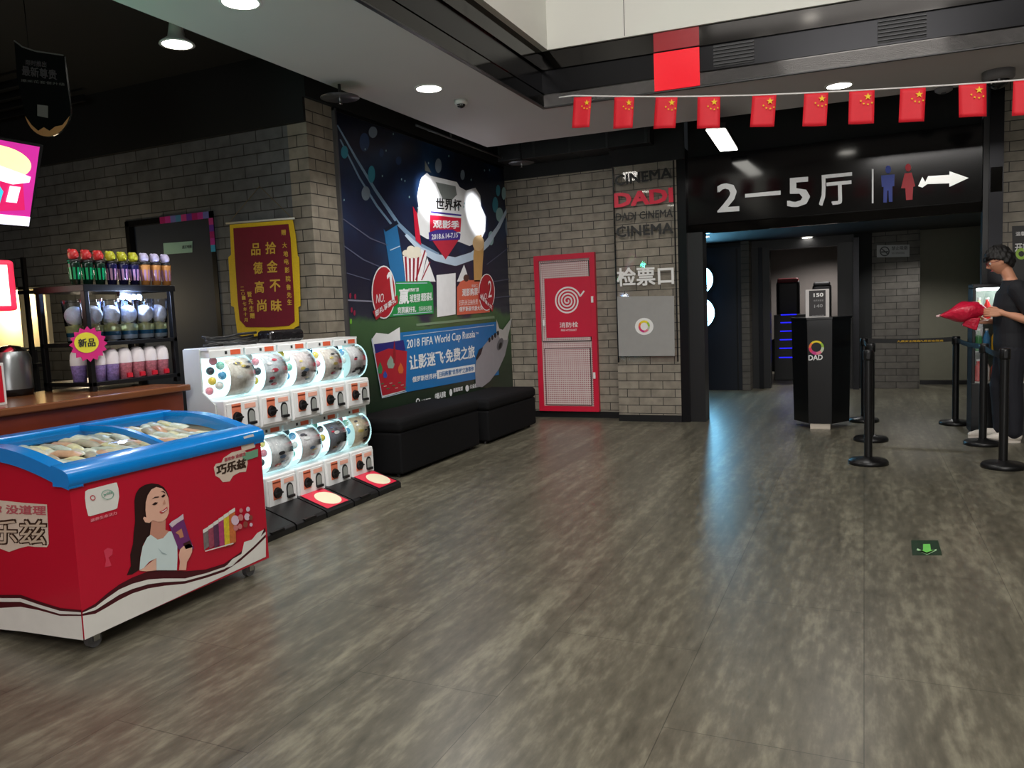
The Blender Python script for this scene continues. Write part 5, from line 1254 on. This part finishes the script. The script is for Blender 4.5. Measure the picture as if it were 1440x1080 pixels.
def belt(a, b, z, label, words=None):
    a = Vector(a); b = Vector(b); d = (b-a).normalized(); a2 = a+d*.04; b2 = b-d*.04; nrm = Vector((d.y, -d.x, 0))
    t = thing('barrier_belt', label, 'belt', ((a.x+b.x)/2, (a.y+b.y)/2, z-.05))
    n_ = 10; vs = []
    for k in range(n_+1):
        p = a2.lerp(b2, k/n_); s = -.012*math.sin(PI*k/n_)
        vs += [Vector((p.x, p.y, z+s+.024)), Vector((p.x, p.y, z+s-.024))]
    g = G(); g.mesh(vs, [(2*k, 2*k+1, 2*k+3, 2*k+2) for k in range(n_)], M_BELT); ob = g.build('webbing', t); m_ = ob.modifiers.new('s', 'SOLIDIFY'); m_.thickness = .002; m_.offset = 0
    if words:
        g = G()
        for f in words:
            p = a2.lerp(b2, f)+nrm*.004; g.text('九鼎安全隔离', (p.x, p.y, z-.024), d*.22, (0, 0, .022), M_BY, .02)
        g.build('lettering', t, norm=False)
belt((0, 9.45, 0), (.88, 9.36, 0), .9, 'black belt with yellow characters stretched across the gate passage', (.36, .63))
belt((.88, 9.36, 0), (.985, 8.14, 0), .89, 'black belt running toward the drinks fridge stanchion')
belt((.985, 8.14, 0), (1.0, 7.1, 0), .88, 'black belt running toward the stanchion before the person')
belt((0, 9.45, 0), (.06, 8.2, 0), .89, 'black belt beside the podium between its two rear stanchions')
belt((.06, 8.2, 0), (.032, 7.05, 0), .9, 'black belt between the two front stanchions on the podium side')

# ---------------------------------------------------------------- drinks fridge behind the person
fx0 = .955; fx1 = fx0+.55; fy0, fy1 = 8.74, 9.1
t = thing('display_fridge', 'black glass fronted display fridge with lit shelves behind the person', 'fridge', ((fx0+fx1)/2, (fy0+fy1)/2, 0))
g = G().box(fx0, fy0, 0, fx1, fy1, .5, M_BLKPL).box(fx0, fy1-.03, .5, fx1, fy1, 1.42, M_BLKPL).box(fx0, fy0, .5, fx0+.03, fy1, 1.42, M_BLKPL).box(fx1-.03, fy0, .5, fx1, fy1, 1.42, M_BLKPL).box(fx0, fy0, 1.42, fx1, fy1, 1.46, M_BLKPL)
g.build('cabinet', t, bevel=.006)
G().box(fx0+.03, fy0+.03, .5, fx1-.03, fy1-.03, .51, M_LIN).build('deck', t)
for z in (.8, 1.1): G().box(fx0+.03, fy0+.03, z, fx1-.03, fy1-.03, z+.008, mat('shelf_glass_white', (200,210,205), .3)).build('shelf', t)
G().box(fx0+.04, fy0+.03, 1.395, fx1-.04, fy0+.06, 1.418, mat('fridge_tube', (240,250,250), .3, emit=12, var=0)).build('light_tube', t)
G().box(fx0+.03, fy0+.004, .5, fx1-.03, fy0+.008, 1.42, clear_mat('fridge_glass', gloss=.08)).build('glass_door', t)
G().box(fx0, fy1-.035, .5, fx1, fy1-.03, 1.42, mat('fridge_back', (150,165,155), .4)).build('back_lining', t)
g = G()
for k in range(6): g.bez(1, fy0, [(1392+k*3, 545), (1398+k*3, 568)], .8, M_DG, -.003)
g.build('base_graphic', t, norm=False)
cols = [(206,40,40), (226,170,40), (60,150,80), (226,226,220), (190,205,120), (70,130,180), (210,90,50)]
protos = []
for k, c in enumerate(cols):
    o = thing('drink_bottle', 'bottle', 'bottle', (0, 0, 0), 'bottles in the display fridge')
    G().lathe([(0, 0), (.03, 0), (.032, .02), (.032, .13), (.014, .18), (.014, .2), (0, .2)], (0, 0, 0), mat('bottle%d' % k, c, .25), 18).build('bottle_body', o)
    G().cyl((0, 0, .2), .016, .018, M_WHITE, 14).build('cap', o); protos.append(o)
cn = ['red', 'yellow', 'green', 'white', 'lime', 'blue', 'orange']; sn = ['bottom', 'middle', 'top']; used = set()
for r, z in enumerate((.51, .808, 1.108)):
    for k in range(7):
        i = (k*3+r*2) % 7; o = protos[i] if i not in used else dup(protos[i], (0, 0, 0)); used.add(i)
        o.location = (fx0+.065+k*.07, fy0+.09, z); o['label'] = '%s bottle with white cap on the %s shelf of the display fridge' % (cn[i], sn[r])
        used.add(i)
point('fridge_light', ((fx0+fx1)/2, fy0+.05, 1.38), 3.5, (.9,1,.97), .03)

# ---------------------------------------------------------------- floor sticker
t = thing('floor_arrow_sticker', 'green exit arrow sticker lying on the wood floor', 'sticker', (.31, 4.74, 0))
a = P(2, 0, 1283, 781); b = P(2, 0, 1325, 781); c = P(2, 0, 1319, 760); d = P(2, 0, 1281, 760)
G().prism([Vector((p.x, p.y, .0005)) for p in (a, b, c, d)], (0, 0, .001), mat('sticker_dark_green', (28,52,34), .4)).build('base', t)
g = G(); zz = .003
for pts in ([(1298,765), (1308,765), (1309,773), (1315,774), (1303.5,779.5), (1291,774.5), (1298,773.5)],): g.face([P(2, zz, *p) for p in pts], mat('sticker_green_glow', (110,200,90), .4))
g.face([P(2, zz, *p) for p in ((1290,771), (1303,777), (1317,772), (1317,774), (1303.5,780), (1289,773.5))], mat('sticker_pale', (170,210,160), .4))
g.build('arrow', t, norm=False)

# ---------------------------------------------------------------- the person
PX, PY = 1.225, 8.4
def addm(g, vf, m): g.mesh(vf[0], vf[1], m, True); return g
M_BSK = mat('skin_tone', (206,146,116), .5, var=.05, scale=20); M_SHIRT = mat('black_tshirt', (20,21,27), .8, bump=.3, scale=14); M_PANT = mat('dark_trousers', (22,23,32), .8, bump=.3, scale=10)
t = thing('person', 'person in black t-shirt and dark trousers wearing red-rimmed glasses, looking down at a red bag', 'person', (PX, PY, 0))
W = lambda f, l, z: Vector((PX-f, PY-l, z))      # f forward (toward the podium), l to the person's left
HC = W(.09, 0, 1.655); pitch = .35
def hd(f, l, u):      # head local to world, pitched forward
    return HC + Vector((-(f*math.cos(pitch) - (-u)*math.sin(pitch)*1.0), -l, u*math.cos(pitch) - f*math.sin(pitch)))
def headpt(f, l, u, grow=0):
    # unit direction -> head surface
    jaw = max(0, -u-.15); sl = 1-.38*jaw; sb = 1-.35*jaw if f < 0 else 1-.12*jaw
    F_, L_, U_ = f*(.098+grow)*sb, l*(.078+grow)*sl, u*(.12+grow)
    if f > 0 and grow == 0:
        nose = math.exp(-((U_+.018)/.017)**2 - (L_/.011)**2)*.026; bridge = math.exp(-((U_-.008)/.02)**2-(L_/.010)**2)*.010
        eye = math.exp(-((U_-.012)/.013)**2 - ((abs(L_)-.032)/.016)**2)*.008
        lips = math.exp(-((U_+.058)/.01)**2 - (L_/.024)**2)*.006; chin = math.exp(-((U_+.098)/.018)**2 - (L_/.025)**2)*.008
        brow = math.exp(-((U_-.034)/.009)**2 - (L_/.045)**2)*.004
        F_ += nose+bridge-eye+lips+chin+brow
    return hd(F_, L_, U_)
def head_surface(seg=56, rings=44):
    vs = []; fs = []
    for i in range(rings+1):
        th = PI*i/rings
        for k in range(seg):
            a = 2*PI*k/seg; q = max(math.sin(th), 1e-3); vs.append(headpt(q*math.cos(a), q*math.sin(a), math.cos(th)))
    for i in range(rings):
        for k in range(seg): fs.append((i*seg+k, (i+1)*seg+k, (i+1)*seg+(k+1) % seg, i*seg+(k+1) % seg))
    return vs, fs
def loft(g, rings, m, seg=28):
    """closed body of stacked ellipses: (forward, left, z, r forward, r side)"""
    vs = []; n = len(rings)
    for (f, l, z, rf, rl) in rings:
        for k in range(seg): a = 2*PI*k/seg; vs.append(W(f+rf*math.cos(a), l+rl*math.sin(a), z))
    fs = [(i*seg+k, i*seg+(k+1) % seg, (i+1)*seg+(k+1) % seg, (i+1)*seg+k) for i in range(n-1) for k in range(seg)]
    fs += [tuple(range(seg))[::-1], tuple(range((n-1)*seg, n*seg))]
    g.mesh(vs, fs, m, True); return g
def limb(g, pts, rs, m, seg=16, sub=6):
    P_ = [Vector(p) for p in pts]; path = []
    for i in range(len(P_)-1):
        for k in range(sub): u = k/sub; path.append((P_[i].lerp(P_[i+1], u), rs[i]+(rs[i+1]-rs[i])*(u*u*(3-2*u))))
    path.append((P_[-1], rs[-1])); vs = []; n = len(path)
    for i, (p, r) in enumerate(path):
        d = (path[min(i+1, n-1)][0]-path[max(i-1, 0)][0]).normalized(); upv = Vector((0, 1, .2)).normalized() if abs(d.z) > .6 else Vector((0, 0, 1))
        a = d.cross(upv).normalized(); b_ = d.cross(a)
        for k in range(seg): q = 2*PI*k/seg; vs.append(p+a*r*math.cos(q)+b_*r*math.sin(q))
    fs = [(i*seg+k, i*seg+(k+1) % seg, (i+1)*seg+(k+1) % seg, (i+1)*seg+k) for i in range(n-1) for k in range(seg)]
    fs += [tuple(range(seg))[::-1], tuple(range((n-1)*seg, n*seg))]
    g.mesh(vs, fs, m, True)
    for p, r in zip(P_, rs): g.ball((p.x, p.y, p.z), r, m, 14, 10)
    return g
bagc = Vector((.845, 8.34, 1.2))
def hand(g, wrist, d, nrm, side, curl):
    palm = [wrist, wrist+d*.05, wrist+d*.09]
    for o in (-.024, -.008, .008, .024): limb(g, [wrist+side*o*.5, wrist+d*.045+side*o, wrist+d*.09+side*o*1.15], (.017, .017, .012), M_BSK, 10, 3)
    for k, (o, L) in enumerate(((.031, .07), (.0105, .079), (-.0105, .073), (-.031, .057))):
        p = wrist+d*.088+side*o; dd = d.copy(); pts = [p]
        for j in range(3):
            dd = (dd*math.cos(curl*(1+.12*k)) + nrm*math.sin(curl*(1+.12*k))).normalized(); p = p+dd*L/3; pts.append(p)
        limb(g, pts, (.0095, .009, .0083, .0072), M_BSK, 10, 3)
    limb(g, [wrist+d*.025+side*.02, wrist+d*.05+side*.042+nrm*.016, wrist+d*.075+side*.05+nrm*.036, wrist+d*.092+side*.046+nrm*.055], (.015, .0125, .0105, .0085), M_BSK, 10, 3)
eL = Vector((1.40, 8.15, 1.09)); wL = Vector((1.135, 8.25, 1.19)); shL = W(-.02, .19, 1.4)
eR = Vector((1.36, 8.62, 1.08)); wR = Vector((1.07, 8.46, 1.11)); shR = W(-.02, -.19, 1.4)
g = G()
loft(g, [(0,0,.84,.09,.13), (0,0,.93,.11,.165), (.005,0,1.05,.105,.15), (.01,0,1.2,.115,.165), (0,0,1.33,.11,.18), (-.01,0,1.42,.085,.16), (.0,0,1.465,.06,.08), (.015,0,1.5,.055,.056), (.04,0,1.56,.054,.053), (.06,0,1.62,.05,.05)], M_BSK)
for sh, el, wr in ((shL, eL, wL), (shR, eR, wR)): limb(g, [sh, sh.lerp(el, .5), el, el.lerp(wr, .35), wr], (.06, .05, .042, .041, .027), M_BSK)
hand(g, wL, Vector((-1, .12, .06)).normalized(), Vector((-.1, 1, -.1)).normalized(), Vector((.05, .1, 1)).normalized(), .32)
hand(g, wR, Vector((-1, -.3, -.05)).normalized(), Vector((-.1, -.25, 1)).normalized(), Vector((-.1, .95, .25)).normalized(), .22)
for s, fx in ((1, .0), (-1, .06)): limb(g, [W(0, s*.085, .88), W(fx, s*.095, .5), W(fx-.015, s*.095, .33), W(fx-.03, s*.095, .09), W(fx+.05, s*.1, .045)], (.085, .055, .056, .036, .034), M_BSK)
addm(g, head_surface(), M_BSK)
for s in (1, -1):
    c = hd(-.008, s*.077, .0); g.ball((c.x, c.y, c.z), (.017, .009, .03), M_BSK, 12, 10)
body = g.build('body', t, norm=False)
rm = body.modifiers.new('r', 'REMESH'); rm.mode = 'VOXEL'; rm.voxel_size = .005; rm.use_smooth_shade = True
# eyes, brows, mouth
g = G()
for s in (1, -1):
    c = hd(.083, s*.031, .01); g.ball((c.x, c.y, c.z), (.011, .011, .011), M_WHITE, 12, 8); c = hd(.092, s*.031, .008); g.ball((c.x, c.y, c.z), .005, M_BLACK, 8, 6)
g.build('eyes', t)
g = G()
for s in (1, -1): g.tube([hd(.096, s*.015, .036), hd(.096, s*.032, .041), hd(.085, s*.048, .036)], .0035, M_HAIR)
g.build('eyebrows', t)
G().tube([hd(.088, -.02, -.058), hd(.097, 0, -.057), hd(.088, .02, -.058)], .0035, M_LIP).build('lips', t)
# glasses
M_GR = mat('glasses_red', (110,16,28), .3)
gl = G()
for s in (1, -1):
    pts = [hd(.107, s*.032+.024*math.cos(q), .008+.018*math.sin(q)) for q in [2*PI*k/16 for k in range(17)]]; gl.tube(pts, .0025, M_GR, 6)
    gl.tube([hd(.104, s*.056, .014), hd(.06, s*.079, .012), hd(-.005, s*.084, .01)], .0024, M_GR, 6)
gl.tube([hd(.107, -.008, .012), hd(.112, 0, .014), hd(.107, .008, .012)], .0024, M_GR, 6); gl.build('glasses', t)
# hair
vs = []; fs = []; seg, rings = 60, 40; keep = []
M_BH = mat('black_hair', (18,15,14), .6, bump=.8, scale=50)
for i in range(rings+1):
    th = PI*i/rings
    for k in range(seg):
        a = 2*PI*k/seg; q = max(math.sin(th), 1e-3); f, l, u = q*math.cos(a), q*math.sin(a), math.cos(th)
        lo = .36 if f > .55 else (.36-.5*(.55-f) if f > 0 else -.1-.62*min(1, -f*1.3))
        gr = .02+.006*math.sin(a*9+i)+.004*math.sin(a*17) + (.008 if u > .6 else 0)
        vs.append(headpt(f, l, u, gr if u > lo-.02 else .001)); keep.append(u > lo-.12)
for i in range(rings):
    for k in range(seg):
        ids = (i*seg+k, (i+1)*seg+k, (i+1)*seg+(k+1) % seg, i*seg+(k+1) % seg)
        if all(keep[j] for j in ids): fs.append(ids)
g = G(); g.mesh(vs, fs, M_BH, True)
for k in range(9):
    l = -.055+.0137*k; g.tube([hd(.075, l, .085), hd(.112, l*1.02, .06+.004*(k % 3)), hd(.113, l*1.05, .038+.006*(k % 2))], .007, M_BH, 6)
g.build('hair', t)
# shirt
g = G()
loft(g, [(-.005,0,.83,.135,.195), (0,0,.9,.138,.195), (.005,0,1.0,.13,.18), (.01,0,1.12,.132,.185), (.008,0,1.25,.135,.2), (0,0,1.36,.125,.2), (-.01,0,1.42,.1,.17), (-.003,0,1.46,.078,.095), (.004,0,1.478,.07,.076)], M_SHIRT)
for sh, el in ((shL, eL), (shR, eR)): limb(g, [sh, sh.lerp(el, .3), sh.lerp(el, .62)], (.082, .078, .072), M_SHIRT)
o = g.build('t_shirt', t, norm=False); rm = o.modifiers.new('r', 'REMESH'); rm.mode = 'VOXEL'; rm.voxel_size = .008; rm.use_smooth_shade = True
g = G()
loft(g, [(0,0,.8,.11,.16), (0,0,.9,.125,.18), (0,0,.97,.12,.17)], M_PANT)
for s, fx in ((1, .0), (-1, .06)): limb(g, [W(0, s*.088, .85), W(fx, s*.095, .5), W(fx-.015, s*.097, .3), W(fx-.02, s*.097, .1)], (.112, .09, .085, .075), M_PANT)
o = g.build('trousers', t, norm=False); rm = o.modifiers.new('r', 'REMESH'); rm.mode = 'VOXEL'; rm.voxel_size = .009; rm.use_smooth_shade = True
M_SHOE = mat('white_shoe', (214,206,196), .5)
for s, fx in ((1, 0.02), (-1, .13)):
    g = G(); limb(g, [W(fx-.07, s*.1, .055), W(fx+.02, s*.1, .055), W(fx+.11, s*.1, .042), W(fx+.165, s*.1, .034)], (.042, .043, .038, .026), M_SHOE)
    sole = []
    for k in range(20):
        q = 2*PI*k/20; sole.append(W(fx+.045+.145*math.cos(q), s*.1+.048*math.sin(q), 0))
    g.prism(sole, (0, 0, .022), M_SHOE); g.build('shoe', t)
# red bag in the hands
g = G(); vs = []; fs = []; nu, nv = 26, 18
for i in range(nu+1):
    u = -1+2*i/nu
    for k in range(nv):
        a = 2*PI*k/nv; prof_ = max(.015, (1-abs(u-.1*(1-u*u))**1.5))**.85
        rx = .2; hz = .095*prof_*(1+.12*math.sin(u*7+2*a)); hy = .11*max(.25, prof_)*(1+.05*math.sin(a*5))
        vs.append(bagc + Vector((u*rx, hy*math.cos(a), hz*math.sin(a)+.02*math.sin(u*2.2+.5)+.04*(u > 0)*u*0)))
for i in range(nu):
    for k in range(nv): fs.append((i*nv+k, i*nv+(k+1) % nv, (i+1)*nv+(k+1) % nv, (i+1)*nv+k))
fs.append(tuple(range(nv))); fs.append(tuple(range(nu*nv, (nu+1)*nv)))
g.mesh(vs, fs, mat('red_bag_film', (206,24,60), .3, bump=1.0, scale=30, spec=.6), True)
t = thing('red_bag', 'red crinkled plastic bag held in front of the person in both hands', 'bag', bagc-Vector((0, 0, .1))); g.build('bag', t)
g = G().tube([bagc+Vector((-.19, 0, -.02)), bagc+Vector((-.225, 0, -.03))], .012, mat('bag_knot', (225,190,190), .4)); g.build('knot', t)
g = G(); g.mesh([bagc+Vector(p) for p in ((.02,-.06,-.05), (.13,-.05,-.05), (.1,-.04,-.17), (-.02,-.04,-.12), (.02,.06,-.05), (.13,.05,-.05), (.1,.04,-.17), (-.02,.04,-.12))], [(0,1,2,3), (4,5,6,7), (0,1,5,4), (1,2,6,5), (2,3,7,6), (3,0,4,7)], mat('red_bag_film', (206,24,60), .3), False); g.build('hanging_fold', t, bevel=.012, seg=3)

# ---------------------------------------------------------------- lamps of the lobby and added fill lights
def area(name, loc, tgt, e, sx, sy_, col=(1,1,1)):
    d = bpy.data.lights.new(name, 'AREA'); d.shape = 'RECTANGLE'; d.size = sx; d.size_y = sy_; d.energy = e; d.color = col
    o = bpy.data.objects.new(name, d); COL.objects.link(o); o.location = loc
    o.rotation_euler = (Vector(tgt)-Vector(loc)).to_track_quat('-Z', 'Y').to_euler(); return o
spotlight('added_machine_wash', (-2.75, 4.3, 3.17), (-3.75, 4.5, .75), 140, .9, (1,.99,.97), 1, .12)  # spot added to brighten the capsule machines
area('atrium_light', (1.0, 1.0, 6.4), (1.0, 1.0, 0), 330, 5, 6, (1,.97,.93))
area('rear_lobby_light', (1.4, -4.0, 5.8), (-1.6, 4, .5), 240, 3, 2, (1,.96,.92))
area('rear_fill_light', (.5, -6.8, 1.3), (-.5, 4, 2.2), 150, 7, 2.2, (1,.98,.96))  # added unseen fill from behind the camera, lifts the ceiling band
for x, y in ((-1.9, -2.4), (.3, -2.4), (-.5, -3.6), (2.2, 2.5)):
    t = thing('atrium_downlight', 'round downlight in the high atrium ceiling, seen only as a glint in the steel fascia', 'light', (x, y, 6.59), 'atrium downlights')
    G().cyl((x, y, 6.585), .14, .012, mat('atrium_lamp', (255,250,240), .4, emit=30, var=0), 24).build('diffuser', t)
    G().lathe([(.17, 0), (.165, -.02), (.14, -.02)], (x, y, 6.6), M_RIM, 24).build('rim', t)
for p, e in (((600,276), 620), ((668,300), 560)):
    c = P(0, XM, *p); spotlight('mural_spot', (-3.2, c.y-.7, 3.18), c, e, .36, (.95,.97,1), 1, .04)
c = P(0, XM, 630, 430); spotlight('mural_wash', (-2.9, c.y-1.0, 3.18), c, 190, 1.5, (1,.98,.95), 1, .1)
spotlight('green_stage_light', (-4.1, 2.4, 2.2), (-3.2, 3.6, 3.2), 18, 1.9, (.1,1,.55), 1, .05)
spotlight('added_cyan_podium_spot', (-1.5, 8.2, 2.4), (-.65, 8.95, 1.1), 5, .35, (.15,.75,1), 1, .03)  # added spot of unknown source, tints the podium's left face cyan
c = P(1, YF, 800, 400); spotlight('cabinet_wash', (c.x+.5, 7.6, 3.17), (c.x+.1, YF, 1.5), 34, 1.7, (1,.95,.88), 1, .1)
spotlight('pillar_wash', (-1.9, 7.7, 3.17), (-2.3, 9.1, 1.6), 34, 1.3, (1,.96,.9), 1, .1)
c = P(1, YD, 420, 330); spotlight('pennant_wash', (-3.7, 3.9, 3.17), (c.x+.3, YD, 1.6), 14, 1.5, (1,.97,.92), 1, .1)
w = bpy.data.worlds.new('world'); SC.world = w; w.use_nodes = True
w.node_tree.nodes['Background'].inputs[0].default_value = (.5, .55, .6, 1); w.node_tree.nodes['Background'].inputs[1].default_value = .02
